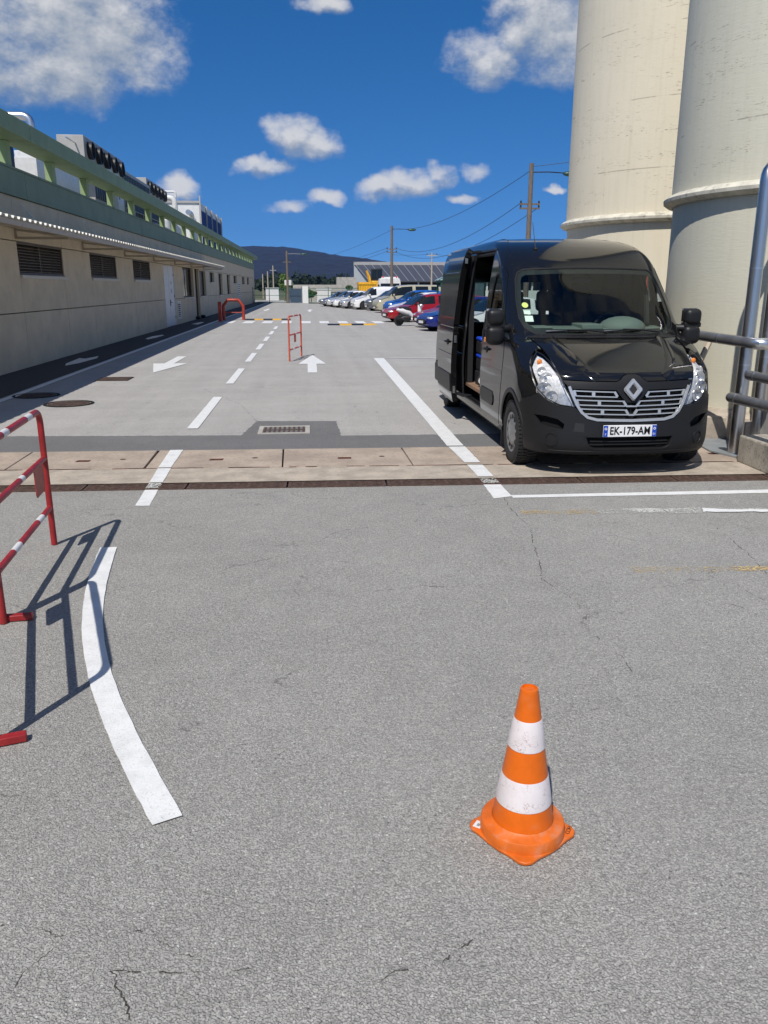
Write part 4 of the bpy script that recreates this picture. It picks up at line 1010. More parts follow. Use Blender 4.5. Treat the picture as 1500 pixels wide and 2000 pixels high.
def fence(x0,x1,y,label,h=1.75,gate=False,m='fence_g'):
    t=thing('gate' if gate else 'mesh_fence',(x0,y,0),label,'gate' if gate else 'fence',None); L=x1-x0
    n=max(1,round(L/2.5))
    for k in range(n+1):
        mb=MB(); xx=L*k/n; mb.box(xx-.04,xx+.04,-.04,.04,0,h+.05); mb.build('post',M[m],t)
    for k in range(n):
        a=L*k/n+.05; b=L*(k+1)/n-.05; mb=MB()
        for z in(.08,h*.5,h-.08): mb.box(a,b,-.02,.02,z-.025,z+.025)
        q=int((b-a)/.10)
        for i in range(q):
            xx=a+(b-a)*(i+.5)/q; mb.box(xx-.008,xx+.008,-.006,.006,.05,h)
        mb.build('wire_panel',M[m],t,kind='stuff')
fence(-6.7,-2.8,98,'green mesh gate closing the lane by the building corner',gate=True)
fence(-.1,6.6,96.5,'green mesh fence right of the concrete gate pillar')
fence(-2.4,-.95,97,'blue grey sliding gate leaf between the pole and the pillar',gate=True,m='blue_gate')
mb=MB(); mb.box(-2.3,-1.0,97.05,97.1,.1,1.6); mb.build('gate_sheet',M['blue_gate'],None,label='blue grey sheet on the sliding gate',cat='gate sheet')
mb=MB(); mb.box(-.85,-.2,96.4,97.0,0,1.9); mb.build('gate_pillar',M['depot_w'],None,bevel=.02,label='pale concrete gate pillar between the gate and the fence',cat='pillar')
mb=MB(); mb.box(-2.95,-2.05,98.4,98.9,2.0,2.6); mb.build('gate_box',M['depot_w'],None,bevel=.02,label='small pale box on the pole at the gate',cat='box')
for (x,y,w,h,l,mm) in((-6.2,118,1.8,1.6,'small white hut beyond the green gate','depot_w'),(.9,104,1.7,1.5,'white crate seen through the green fence','depot_w'),(2.6,106,2.0,1.2,'grey crate seen through the green fence','concrete')):
    mb=MB(); mb.box(x,x+w,y,y+1.5,0,h); mb.box(x-.08,x+w+.08,y-.08,y+1.58,h,h+.12); mb.build('hut',M[mm],None,label=l,cat='hut')
sheet('verge_grass',[(-.2,94),(7.5,92),(7.5,96.4),(-.2,96.4)],.012,M['grass'],kind=ST)
# trees
def leafcloud(mb,c,rx,ry,rz,n,s,rnd):
    for i in range(n):
        while True:
            p=Vector((rnd.uniform(-1,1),rnd.uniform(-1,1),rnd.uniform(-1,1)))
            if .25<p.length<1: break
        q=Vector((c[0]+p.x*rx,c[1]+p.y*ry,c[2]+p.z*rz)); e=Euler((rnd.uniform(0,6),rnd.uniform(0,6),rnd.uniform(0,6))).to_matrix(); k=s*rnd.uniform(.6,1.3)
        mb.add([q+e@Vector(v)*k for v in((-1,-.5,0),(0,-.8,.1),(1,0,0),(0,.7,.15))],[(0,1,2,3)])
def tree(x,y,h,r,label,m='leaf',seed=1,trunk=.12):
    rnd=random.Random(seed); t=thing('tree',(x,y,0),label,'tree','trees beyond the gate')
    mb=MB(); mb.tube([(0,0,0),(.1,0,h*.3),(0,.1,h*.8)],[trunk,trunk*.7,trunk*.2],7)
    for k in range(6):
        a=k*1.1; z=h*(.3+.08*k); mb.tube([(0,0,z),(math.cos(a)*r*.6,math.sin(a)*r*.6,z+h*.15)],[trunk*.4,.02],5)
    mb.build('trunk',M['bark'],t)
    mb=MB()
    for k in range(9):
        a=rnd.uniform(0,6.3); d=rnd.uniform(0,.6)*r; z=h*rnd.uniform(.35,.9); leafcloud(mb,(math.cos(a)*d,math.sin(a)*d,z),r*.5,r*.5,h*.14,130,.11,rnd)
    mb.build('crown',M[m],t,smooth=False)
tree(-3.4,112,3.5,1.0,'light green slender tree behind the green gate','leaf_l',3)
tree(-2.6,104,2.6,.8,'small light green tree left of the gate pole','leaf_l',4,.07)
tree(.1,101,1.6,.8,'low brownish green bush behind the fence beside the pillar','leaf',5,.05)
tree(4.9,101,2.0,.9,'low bush at the right end of the mesh fence','leaf',8,.05)
# woodland edge at the hill foot
M['pine']=mat('distant dark foliage',(.012,.026,.010),.9,var=.4,vscale=.5)
rnd=random.Random(9); mb=MB()
for k in range(150):
    x=rnd.uniform(-70,160); y=rnd.uniform(300,380); hh=rnd.uniform(3.2,6.5)
    if -20<x<5: hh+=1.2
    leafcloud(mb,(x,y,hh*.55),rnd.uniform(3,6),3,hh*.5,90,.8,rnd)
mb.build('woodland',M['pine'],None,kind='stuff',label='dark belt of far trees at the foot of the hill',cat='woodland')
# ================================================ TRUCK AND EXCAVATOR BEHIND
tk=thing('tow_truck',(8.9,92,0),'white lorry cab with orange beacons behind the parked vans','lorry')
mb=MB(); mb.prism([(-1.2,.5),(1.2,.5),(1.2,2.35),(1.05,2.75),(-1.05,2.75),(-1.2,2.35)],0,2.3,M=Matrix(((1,0,0,0),(0,0,1,0),(0,1,0,0),(0,0,0,1)))); mb.build('cab',M['white_p'],tk,bevel=.05)
mb=MB(); mb.box(-1.05,1.05,-.02,.0,1.45,2.2); mb.build('windscreen',M['car_glass'],tk)
mb=MB(); mb.box(-1.1,1.1,-.1,.0,.5,1.0); mb.build('bumper',M['grey_m'],tk)
for x in(-1.35,1.2):
    mb=MB(); mb.box(x,x+.15,-.1,.05,1.35,2.1); mb.build('mirror',M['black_p'],tk)
for x in(-.75,.75): MB().lathe([(.12,0),(.12,.16),(.06,.2),(.001,.2)],10,(x,.4,2.78)).build('beacon',M['red_l'],tk,smooth=True)
mb=MB(); mb.box(-.9,.9,.3,.6,2.76,2.9); mb.build('light_bar',M['plate_w'],tk)
for x in(-1.0,1.0): MB().lathe([(.5,-.15),(.5,.15)],18,(x,1.0,.5),'x').build('wheel',M['tyre'],tk,smooth=True)
mb=MB(); mb.box(-1.1,1.1,2.4,7,.8,1.1); mb.build('chassis',M['grey_m'],tk)
ti=thing('tipper_skip',(6.6,95,0),'yellow ribbed tipper body beside the white lorry','tipper body')
mb=MB(); mb.add([(-.95,0,.7),(.95,0,.7),(1.0,0,2.35),(-1.0,0,2.35),(-.95,4,.7),(.95,4,.7),(1,4,2.35),(-1,4,2.35)],[(0,1,2,3),(4,7,6,5),(0,4,5,1),(3,2,6,7),(0,3,7,4),(1,5,6,2)]); mb.build('body',M['yellow'],ti)
for k in range(7):
    mb=MB(); x=-.9+k*.28; mb.box(x,x+.07,-.06,-.001,.7,2.1); mb.build('rib',M['yellow'],ti)
mb=MB(); mb.box(-1.05,1.05,-.09,-.001,2.1,2.25); mb.build('top_rim',M['yellow'],ti)
for x in(-.7,.7): MB().lathe([(.45,-.15),(.45,.15)],16,(x,1.2,.45),'x').build('wheel',M['tyre'],ti,smooth=True)
ev=thing('excavator',(7.8,100,0),'yellow digger with black cab and raised arm before the depot roof','excavator')
mb=MB(); mb.box(-.35,.95,0,1.5,2.55,3.95)
mb.build('cab',M['black_p'],ev,bevel=.05)
for (a,b) in((-.28,.25),(.35,.88)):
    mb=MB(); mb.box(a,b,-.02,-.001,2.75,3.8); mb.build('window',M['car_glass'],ev)
mb=MB(); mb.box(-.4,1.2,-.1,2.6,1.0,2.54); mb.build('body',M['yellow'],ev,bevel=.08)
mb=MB(); mb.tube([(-.5,0,1.8),(-.75,-.2,3.0),(-.95,-.3,3.7)],.14,8); mb.tube([(-.95,-.3,3.7),(-.6,-.5,2.9),(-.55,-.6,2.3)],.1,8); mb.build('arm',M['yellow'],ev)
mb=MB(); mb.box(-.9,-.3,0,2.6,.0,.8); mb.box(.7,1.3,0,2.6,0,.8); mb.build('tracks',M['black_p'],ev,bevel=.1)
# ================================================ GREEN SHELTER
sh=thing('bike_shelter',(9.6,50,0),'green framed shelter with glass roof behind the red car','shelter')
gx=M['fence_g']; 
for x in(-1.6,-.95,.0,1.4):
    for y in(0,1.6):
        mb=MB(); mb.box(x-.05,x+.05,y-.05,y+.05,0,2.1); mb.build('post',gx,sh)
mb=MB(); mb.box(-1.7,1.5,-.07,.07,2.1,2.22); mb.box(-1.7,1.5,1.53,1.67,2.1,2.22); mb.box(-1.7,-1.57,.07,1.53,2.1,2.22); mb.box(1.37,1.5,.07,1.53,2.1,2.22); mb.build('frame',gx,sh)
M['shelter_glass']=mat('pale green glazing',(.30,.42,.38),.12,spec=.8)
mb=MB(); mb.add([(-1.8,-.15,2.23),(1.6,-.15,2.23),(1.6,1.75,2.23),(-1.8,1.75,2.23),(-1.0,.8,2.62),(.8,.8,2.62)],[(0,1,5,4),(1,2,5),(2,3,4,5),(3,0,4),(0,3,2,1)]); rf=mb.build('roof',M['shelter_glass'],sh)
for (a,b) in(((-1.8,-.15,2.23),(-1.0,.8,2.62)),((1.6,-.15,2.23),(.8,.8,2.62)),((-1.0,.8,2.62),(.8,.8,2.62)),((-.9,-.15,2.23),(-.6,.8,2.62)),((0,-.15,2.23),(-.1,.8,2.62)),((.8,-.15,2.23),(.4,.8,2.62))):
    mb=MB(); mb.tube([a,b],.03,5); mb.build('rafter',gx,rf)
for x0,x1 in((-.9,-.05),(.05,1.35)):
    mb=MB(); mb.box(x0,x1,1.59,1.61,.2,2.05); mb.build('glass_panel',M['shelter_glass'],sh)
mb=MB(); mb.box(-1.5,-1.0,.0,.02,.4,1.9); mb.build('notice_board',M['depot_w'],sh)
# ================================================ VAN SKIN (analytic)
# ---- van analytic skin: local x = lateral (right of picture), y = back from bumper, z = up
VW=[(.15,.90),(.24,.965),(.4,1.0),(.8,1.015),(1.15,1.0),(1.4,.985),(1.7,.955),(2.0,.925),(2.2,.895),(2.3,.865),(2.36,.83),(2.40,.785),(2.43,.71)]
VU=[(.15,.10),(.24,.03),(.35,.0),(.55,.015),(.75,.035),(.9,.06),(1.0,.10),(1.06,.17),(1.14,.32),(1.22,.50),(1.29,.70),(1.345,.90),(1.40,.965),(1.6,1.16),(1.8,1.355),(2.0,1.56),(2.06,1.62),(2.14,1.72),(2.22,1.86),(2.30,2.06),(2.36,2.30),(2.40,2.55),(2.43,2.85)]
VR=[(.15,.50),(.4,.62),(.9,.66),(1.1,.60),(1.3,.42),(1.4,.42),(2.0,.42),(2.2,.45),(2.43,.5)]
VN=[(.15,2.5),(.9,2.5),(1.2,2.7),(1.4,2.6),(2.1,2.7),(2.43,2.8)]
def _sm(T,w):
    xs=[t[0] for t in T]; ys=[t[1] for t in T]
    # Catmull-Rom style smooth interpolation (monotone enough for these tables)
    if w<=xs[0]: return ys[0]
    if w>=xs[-1]: return ys[-1]
    i=int(np.searchsorted(xs,w))-1
    def sl(k):
        if k<=0 or k>=len(xs)-1:
            k2=max(0,min(len(xs)-2,k if k<len(xs)-1 else k-1)); return (ys[k2+1]-ys[k2])/(xs[k2+1]-xs[k2])
        a=(ys[k]-ys[k-1])/(xs[k]-xs[k-1]); b=(ys[k+1]-ys[k])/(xs[k+1]-xs[k])
        return 0 if a*b<=0 else 2*a*b/(a+b)
    h=xs[i+1]-xs[i]; t=(w-xs[i])/h
    return ((2*t-3)*t*t+1)*ys[i]+h*((t-2)*t+1)*t*sl(i)+(3-2*t)*t*t*ys[i+1]+h*(t-1)*t*t*sl(i+1)
_A=np.linspace(0,np.pi/2,90)
_cache={}
def outline(w):
    k=round(w,4)
    if k in _cache: return _cache[k]
    W,U,R,n=_sm(VW,w),_sm(VU,w),_sm(VR,w),_sm(VN,w)
    x=W*np.sin(_A)**(2/n); y=U+R*(1-np.cos(_A)**(2/n))
    s=np.concatenate([[0],np.cumsum(np.hypot(np.diff(x),np.diff(y)))])
    _cache[k]=(x,y,s,U+R,W); return _cache[k]
def P(s,w):
    x,y,S,uc,W=outline(w); a=abs(s)
    if a<=S[-1]: X=np.interp(a,S,x); Y=np.interp(a,S,y)
    else: X=W; Y=uc+a-S[-1]
    return (X if s>=0 else -X, Y, w)
def s_of_v(v,w):
    x,y,S,uc,W=outline(w); s=np.interp(min(abs(v),W),x,S); return s if v>=0 else -s
def s_of_u(u,w,side=-1):
    x,y,S,uc,W=outline(w)
    s=S[-1]+u-uc if u>=uc else np.interp(u,y,S)
    return side*s
def pip(px,py,poly):
    x=np.asarray(px); y=np.asarray(py); inside=np.zeros(x.shape,bool); n=len(poly)
    for i in range(n):
        x1,y1=poly[i]; x2,y2=poly[(i+1)%n]
        if y1==y2: continue
        c=((y1>y)!=(y2>y))&(x<(x2-x1)*(y-y1)/(y2-y1)+x1); inside^=c
    return inside
def conv(L,sub=.05):
    """points ('v',v,w) front, ('l',u,w) left flank, ('r',u,w) right flank or ('s',s,w)"""
    f={'v':lambda a,w:s_of_v(a,w),'l':lambda a,w:s_of_u(a,w,-1),'r':lambda a,w:s_of_u(a,w,1),'s':lambda a,w:a}
    out=[]; n=len(L)
    for i in range(n):
        k,a,w=L[i]; k2,a2,w2=L[(i+1)%n]
        if k==k2: m=max(1,int(math.hypot(a2-a,w2-w)/sub)); out+=[(f[k](a+(a2-a)*j/m,w+(w2-w)*j/m),w+(w2-w)*j/m) for j in range(m)]
        else:
            A=(f[k](a,w),w); B=(f[k2](a2,w2),w2); m=max(1,int(math.hypot(B[0]-A[0],B[1]-A[1])/sub)); out+=[(A[0]+(B[0]-A[0])*j/m,A[1]+(B[1]-A[1])*j/m) for j in range(m)]
    return out
def mirror(L): return [({'l':'r','r':'l'}.get(k,k),(-a if k in'vs' else a),w) for k,a,w in reversed(L)]
def offp(poly,d):
    """grow (d>0) or shrink a polygon given in (s,w)"""
    P2=[Vector(p) for p in poly]; n=len(P2); ar=sum(P2[i].x*P2[(i+1)%n].y-P2[(i+1)%n].x*P2[i].y for i in range(n)); sg=1 if ar>0 else -1; out=[]
    for i in range(n):
        a=(P2[i]-P2[i-1]); b=(P2[(i+1)%n]-P2[i])
        if a.length<1e-7 or b.length<1e-7: out.append(tuple(P2[i])); continue
        a.normalize(); b.normalize(); na=Vector((a.y,-a.x)); nb=Vector((b.y,-b.x)); m=(na+nb)
        m=m.normalized() if m.length>1e-4 else na
        k=1/max(.5,m.dot(na)); q=P2[i]+m*d*k*sg; out.append((q.x,q.y))
    return out
def nrm(s,w):
    e=.004; a=Vector(P(s+e,w))-Vector(P(s-e,w)); w0=max(.151,w-e); w1=min(2.429,w+e); b=Vector(P(s,w1))-Vector(P(s,w0))
    return a.cross(b).normalized()
def skin(name,outer,holes=(),res=.045,mats=None,parent=None,off=0,thick=0.012,fn=None,sw=None):
    pts=[]; edges=[]
    def loop(pl):
        b=len(pts)
        q=[]
        for i in range(len(pl)):
            a=Vector(pl[i]); c=Vector(pl[(i+1)%len(pl)]); m=max(1,int((c-a).length/(res*1.2)))
            for j in range(m):
                p=a.lerp(c,j/m)
                if not q or (p-q[-1]).length>.0015: q.append(p)
        if (q[0]-q[-1]).length<.0015: q.pop()
        pts.extend(q); n=len(q); edges.extend([(b+i,b+(i+1)%n) for i in range(n)])
    loop(outer); [loop(h) for h in holes]
    O=np.array(outer); x0,y0=O.min(0); x1,y1=O.max(0)
    gx=np.arange(x0,x1+res,res); gy=np.arange(y0,y1+res,res*(sw or .8))
    GX,GY=np.meshgrid(gx,gy); GX=GX.ravel(); GY=GY.ravel()
    k=pip(GX,GY,outer)
    for h in holes: k&=~pip(GX,GY,h)
    GX,GY=GX[k],GY[k]
    B=np.array([tuple(p) for p in pts])
    if len(GX):
        keep=np.ones(len(GX),bool)
        for c in range(0,len(GX),2000):
            d=((GX[c:c+2000,None]-B[None,:,0])**2+(GY[c:c+2000,None]-B[None,:,1])**2).min(1); keep[c:c+2000]=d>(res*.42)**2
        GX,GY=GX[keep],GY[keep]
    allp=pts+[Vector((float(a),float(b))) for a,b in zip(GX,GY)]
    r=delaunay_2d_cdt(allp,edges,[],0,1e-6)
    V2=np.array([tuple(v) for v in r[0]]); T=np.array([tuple(f) for f in r[2]])
    C=V2[T].mean(1); k=pip(C[:,0],C[:,1],outer)
    for h in holes: k&=~pip(C[:,0],C[:,1],h)
    T=T[k]; used=np.unique(T); re=-np.ones(len(V2),int); re[used]=range(len(used)); V2=V2[used]; T=re[T]
    fn=fn or (lambda s,w:P(s,w))
    P3=[];N3=[]
    for s_,w_ in V2:
        n=nrm(s_,w_); P3.append(Vector(fn(s_,w_))+n*off); N3.append(n)
    # winding so that faces look outward
    t0=T[len(T)//2]; a,b,c=(P3[i] for i in t0)
    if (b-a).cross(c-a).dot(N3[t0[0]])<0: T=T[:,::-1]
    F=[tuple(int(i) for i in t) for t in T]
    if thick:
        cnt={}
        for f in F:
            for i in range(3):
                e=(f[i],f[(i+1)%3]); cnt[e]=1
        bd=[e for e in cnt if (e[1],e[0]) not in cnt]; mp={}; 
        nv=len(P3)
        for e in bd:
            for i in e:
                if i not in mp: mp[i]=len(P3); P3.append(P3[i]-N3[i]*thick); N3.append(N3[i])
        for a,b in bd: F.append((b,a,mp[a],mp[b]))
        nb=len(bd)
    me=bpy.data.meshes.new(name); me.from_pydata([tuple(p) for p in P3],[],F); me.materials.append(mats)
    me.polygons.foreach_set('use_smooth',[True]*len(me.polygons))
    if thick:
        for i in range(len(F)-nb,len(F)): me.polygons[i].use_smooth=False
    ln=[]
    for i,pl in enumerate(me.polygons):
        for li in pl.loop_indices:
            vi=me.loops[li].vertex_index
            ln.append(tuple(N3[vi]) if pl.use_smooth else tuple(pl.normal))
    me.normals_split_custom_set(ln)
    me.update(); o=bpy.data.objects.new(name,me); COL.objects.link(o)
    if parent: o.parent=parent
    return o
def ribbon(name,pts,wd,mats,parent,off=.004,h=.0,closed=True,both=.5):
    """raised strip that follows a line on the skin"""
    n=len(pts); vs=[];fs=[]
    for i in range(n):
        a=Vector(pts[i-1 if (closed or i>0) else 0]); b=Vector(pts[(i+1)%n if (closed or i<n-1) else n-1]); d=(b-a); d=d.normalized() if d.length>1e-9 else Vector((1,0)); m=Vector((d.y,-d.x))
        p=Vector(pts[i])
        for k,oo in((-both,off),( -both*.8,off+h),((1-both)*.8,off+h),(1-both,off)):
            q=p+m*wd*k; s_=q.x; w_=min(2.425,max(.155,q.y)); vs.append(Vector(P(s_,w_))+nrm(s_,w_)*oo)
    for i in range(n if closed else n-1):
        j=(i+1)%n
        for k in range(3): fs.append((4*i+k,4*i+k+1,4*j+k+1,4*j+k))
    mb=MB(); mb.add(vs,fs); return mb.build(name,mats,parent,smooth=True)
VX,VY=3.125,7.56
VAN=thing('delivery_van',(VX,VY,0),'black delivery van with open sliding side door parked in front of the silos','van')
UE=6.10   # rear face
WS=[('v',-.73,1.365),('v',-.82,1.425),('v',-.855,1.52),('v',-.85,1.70),('v',-.815,1.93),('v',-.785,2.00),('v',-.72,2.035),('v',-.4,2.048),('v',0,2.052),('v',.4,2.048),('v',.72,2.035),('v',.785,2.0),('v',.815,1.93),('v',.85,1.70),('v',.855,1.52),('v',.82,1.425),('v',.73,1.365),('v',.35,1.36),('v',-.35,1.36)]
ws=conv(WS)
DOORL=[('l',2.37,.33),('l',2.385,.75),('l',2.37,1.2),('l',2.34,1.6),('l',2.27,1.92),('l',2.19,2.04),('l',2.07,2.075),('l',1.86,2.06),('l',1.76,1.99),('l',1.60,1.78),('l',1.44,1.56),('l',1.33,1.38),('l',1.29,1.15),('l',1.30,.85),('l',1.36,.60),('l',1.45,.33)]
doorL=conv(DOORL); doorR=conv(mirror(DOORL))
WINL=[('l',2.25,1.42),('l',2.24,1.62),('l',2.19,1.85),('l',2.12,1.97),('l',2.02,1.995),('l',1.90,1.985),('l',1.82,1.93),('l',1.66,1.72),('l',1.53,1.52),('l',1.46,1.42)]
winL=conv(WINL); winR=conv(mirror(WINL))
OPN=[('l',2.44,.36),('l',2.45,1.2),('l',2.41,1.8),('l',2.36,2.29),('l',3.60,2.30),('l',3.66,1.8),('l',3.69,1.2),('l',3.69,.36)]
opn=conv(OPN)
HLL=[('s',-.84,1.215),('s',-.905,1.165),('s',-.975,1.10),('s',-.995,1.04),('s',-.985,.96),('s',-.94,.86),('s',-.84,.775),('s',-.71,.722),('s',-.555,.705),('s',-.60,.80),('s',-.65,.89),('s',-.69,.98),('s',-.72,1.06),('s',-.755,1.14),('s',-.79,1.19)]
hll=conv(HLL); hlr=conv(mirror(HLL))
HOOD=[('v',-.80,1.325),('v',-.765,1.26),('v',-.735,1.17),('v',-.71,1.08),('v',-.685,1.0),('v',-.668,.968),('v',-.4,.958),('v',-.15,.956),('v',-.115,.975),('v',-.075,1.012),('v',-.04,1.022),('v',.04,1.022),('v',.075,1.012),('v',.115,.975),('v',.15,.956),('v',.4,.958),('v',.668,.968),('v',.685,1.0),('v',.71,1.08),('v',.735,1.17),('v',.765,1.26),('v',.80,1.325)]
hood=conv(HOOD)
def arch(side,u0,r,a0,a1,n=14): return [(side,u0-r*math.cos(R(a0+(a1-a0)*k/n)),.335+r*1.06*math.sin(R(a0+(a1-a0)*k/n))) for k in range(n+1)]
# body outer outline (left flank bottom -> front edge -> right flank) in order
Z0=.30
FA=arch('l',.84,.425,180-8,48)         # rear of front arch to front-top
RAl=arch('l',5.17,.425,180-8,8)
seamL=[('s',-1.12,.765),('s',-1.00,.80),('s',-.945,.835)]
hedge=[('s',-.955,.86),('s',-1.0,.96),('s',-1.01,1.04),('s',-.99,1.105),('s',-.915,1.178),('s',-.845,1.228),('v',-.79,1.235),('v',-.785,1.27),('v',-.82,1.33),('v',-.84,1.345)]
left=[('l',UE,Z0)]+RAl[0:0]+[('l',5.17+.43,Z0)]+RAl+[('l',5.17-.43,Z0),('l',.84+.43,Z0)]+FA+seamL+hedge
outL=conv(left+[('v',-.5,1.345)])[:]
A_=conv(left)  # closed conversion adds a closing run; rebuild open chain instead
def chain(L):
    c=conv(L); 
    # drop the samples of the closing edge
    k,a,w=L[-1]; f={'v':s_of_v,'l':lambda a,w:s_of_u(a,w,-1),'r':lambda a,w:s_of_u(a,w,1),'s':lambda a,w:a}
    last=(f[k](a,w),w)
    for i,p in enumerate(c):
        if abs(p[0]-last[0])<1e-9 and abs(p[1]-last[1])<1e-9: return c[:i+1]
    return c
cl=chain(left); cr_=[(-s,w) for s,w in reversed(cl)]
mid=[(s,1.345) for s in np.linspace(cl[-1][0],cr_[0][0],30)[1:-1]]
top=[(s,2.43) for s in np.linspace(s_of_u(UE,2.43,1),s_of_u(UE,2.43,-1),260)]
sideR=[(s_of_u(UE,w,1),w) for w in np.linspace(Z0,2.43,30)[1:-1]]; sideL=[(s_of_u(UE,w,-1),w) for w in np.linspace(2.43,Z0,30)[1:-1]]
outer=cl+mid+cr_+sideR+top+sideL
body=skin('body',outer,[offp(ws,.006),offp(doorL,.005),offp(doorR,.005),opn],.045,M['van_black'],VAN,thick=.03)
# roof
mb=MB(); S_=np.concatenate([np.linspace(s_of_u(UE,2.43,-1),-1.2,60),np.linspace(-1.2,1.2,50)[1:-1],np.linspace(1.2,s_of_u(UE,2.43,1),60)])
vs=[];fs=[];K=[1,.93,.84,.7,.5,.25,0]
for k in K:
    for s_ in S_:
        x,y,_=P(s_,2.43); e=1-k
        fr=min(1,max(0,(UE-y)/2.0))
        vs.append((x*k,y+e*.75*fr,2.43+.028*(1-k**2.2)))
n=len(S_)
for j in range(len(K)-1):
    for i in range(n-1): fs.append((j*n+i,j*n+i+1,(j+1)*n+i+1,(j+1)*n+i))
mb.add(vs,fs); mb.build('roof',M['van_black'],VAN,smooth=True)
for x in(-.5,-.25,0,.25,.5):
    mb=MB(); mb.box(x-.03,x+.03,3.6,UE-.15,2.452,2.468); mb.build('roof_rib',M['van_black'],VAN,bevel=.006)
# roof ditch lines at the front
for sg in(-1,1):
    ribbon('roof_seam',[(sg*s_of_v(v,w),w) for v,w in((.815,2.09),(.80,2.2),(.765,2.30),(.71,2.37),(.62,2.42))],.012,M['ink'],VAN,off=.001,closed=False)
# panels
hd=skin('hood',offp(hood,-.003),(),.035,M['van_black'],VAN,off=.002,thick=.025)
# raised creases of the hood
for sg in(-1,1):
    pl=[(sg*s_of_v(v,w),w) for v,w in((.60,1.32),(.56,1.25),(.50,1.15),(.42,1.05),(.34,.985))]
    ribbon('hood_crease',pl,.10,M['van_black'],hd,off=.0018,h=.006,closed=False)
cow=skin('cowl',conv([('v',-.84,1.338),('v',-.80,1.33),('v',-.4,1.332),('v',0,1.333),('v',.4,1.332),('v',.80,1.33),('v',.84,1.338),('v',.83,1.425),('v',.73,1.368),('v',0,1.362),('v',-.73,1.368),('v',-.83,1.425)]),(),.04,M['trim'],VAN,off=-.004,thick=0)
def door(poly,win,side):
    d=skin('door',poly,[offp(win,.01)],.04,M['van_black'],VAN,off=.003,thick=.02)
    g=skin('window',offp(win,.006),(),.06,M['glass_s'],d,off=-.012,thick=0)
    ribbon('window_seal',offp(win,.004),.028,M['trim'],g,off=-.004,h=.006)
    return d
dl=door(doorL,winL,-1); dr=door(doorR,winR,1)
def quad_block(name,pl,m,parent,h=.014,res=.06):
    return skin(name,pl,(),res,m,parent,off=h,thick=h+.004)
def rr(side,u0,u1,w0,w1,c=.03):
    return conv([(side,u0+c,w0),(side,u1-c,w0),(side,u1,w0+c),(side,u1,w1-c),(side,u1-c,w1),(side,u0+c,w1),(side,u0,w1-c),(side,u0,w0+c)])
quad_block('rub_strip',rr('l',1.68,2.37,.50,.665,.05),M['trim'],dl); quad_block('rub_strip',rr('r',1.68,2.37,.50,.665,.05),M['trim'],dr)
quad_block('rub_strip',rr('l',5.62,6.05,.40,.66,.02),M['trim'],VAN); quad_block('rub_strip',rr('r',2.5,4.6,.50,.665,.03),M['trim'],VAN)
def handle(u,w,parent,side=-1,X=None,dx=0):
    x,y,z=P(s_of_u(u,w,side),w); x+=dx*side*-1 if False else 0
    mb=MB(); mb.ball((x+side*dx,y,z),.02,.055,.045,12,8); a=mb.build('handle',M['trim'],parent,smooth=True)
    mb=MB(); mb.tube([(x+side*(dx+.01),y-.09,z+.005),(x+side*(dx+.035),y-.05,z+.008),(x+side*(dx+.035),y+.05,z+.008),(x+side*(dx+.01),y+.09,z+.005)],.014,8); mb.build('grip',M['trim'],a,smooth=True)
handle(2.14,1.12,dl)
# body creases along the flank
for w_ in(.93,1.30):
    for (a,b) in((1.32,2.36),(3.72,6.05)): ribbon('crease',[(s_of_u(u,w_,-1),w_) for u in np.linspace(a,b,20)],.03,M['van_black'],VAN,off=.001,h=.004,closed=False)
# windshield
sh_=offp(ws,-.055)
fr_=skin('windshield_frit',offp(ws,-.002),[sh_],.05,M['black_p'],VAN,off=-.006,thick=0)
wsg=skin('windshield',offp(ws,-.002),(),.05,M['glass'],VAN,off=-.002,thick=0)
ribbon('seal',offp(ws,.002),.016,M['trim'],wsg,off=.0,h=.004)
# bumper
b_in=[('v',-.555,.700),('v',-.71,.716),('s',-.84,.768)]
GR=[('v',-.605,.905),('v',-.575,.82),('v',-.535,.73),('v',-.49,.66),('v',-.43,.61),('v',-.34,.588),('v',0,.58),('v',.34,.588),('v',.43,.61),('v',.49,.66),('v',.535,.73),('v',.575,.82),('v',.605,.905),('v',.3,.912),('v',.14,.912),('v',-.14,.912),('v',-.3,.912)]
gr=conv(GR)
fa_front=arch('l',.84,.425,48,8)   # from seam down the front of the arch
bl=[('s',s_of_u(fa_front[0][1],fa_front[0][2],-1),fa_front[0][2])]
BUL=[('s',-.553,.70),('s',-.71,.716),('s',-.84,.768),('s',-.935,.832),('s',-1.0,.795),('s',-1.12,.76)]+fa_front+[('l',.43,.25),('l',.25,.238),('v',-.6,.237)]
bpl=chain(BUL)
LG=[('v',-.44,.415),('v',-.405,.33),('v',-.35,.305),('v',.35,.305),('v',.405,.33),('v',.44,.415)]
INT=[('s',-.97,.615),('s',-.90,.535),('s',-.80,.505),('s',-.665,.485),('s',-.655,.54),('s',-.72,.585),('s',-.85,.61)]
lg=conv(LG); intl=conv(INT); intr=conv(mirror(INT))
botm=[(s,.237) for s in np.linspace(bpl[-1][0],-bpl[-1][0],14)[1:-1]]
gb=gr[[i for i,p in enumerate(gr) if abs(p[0]-gr[0][0])<1e-9][0]:]
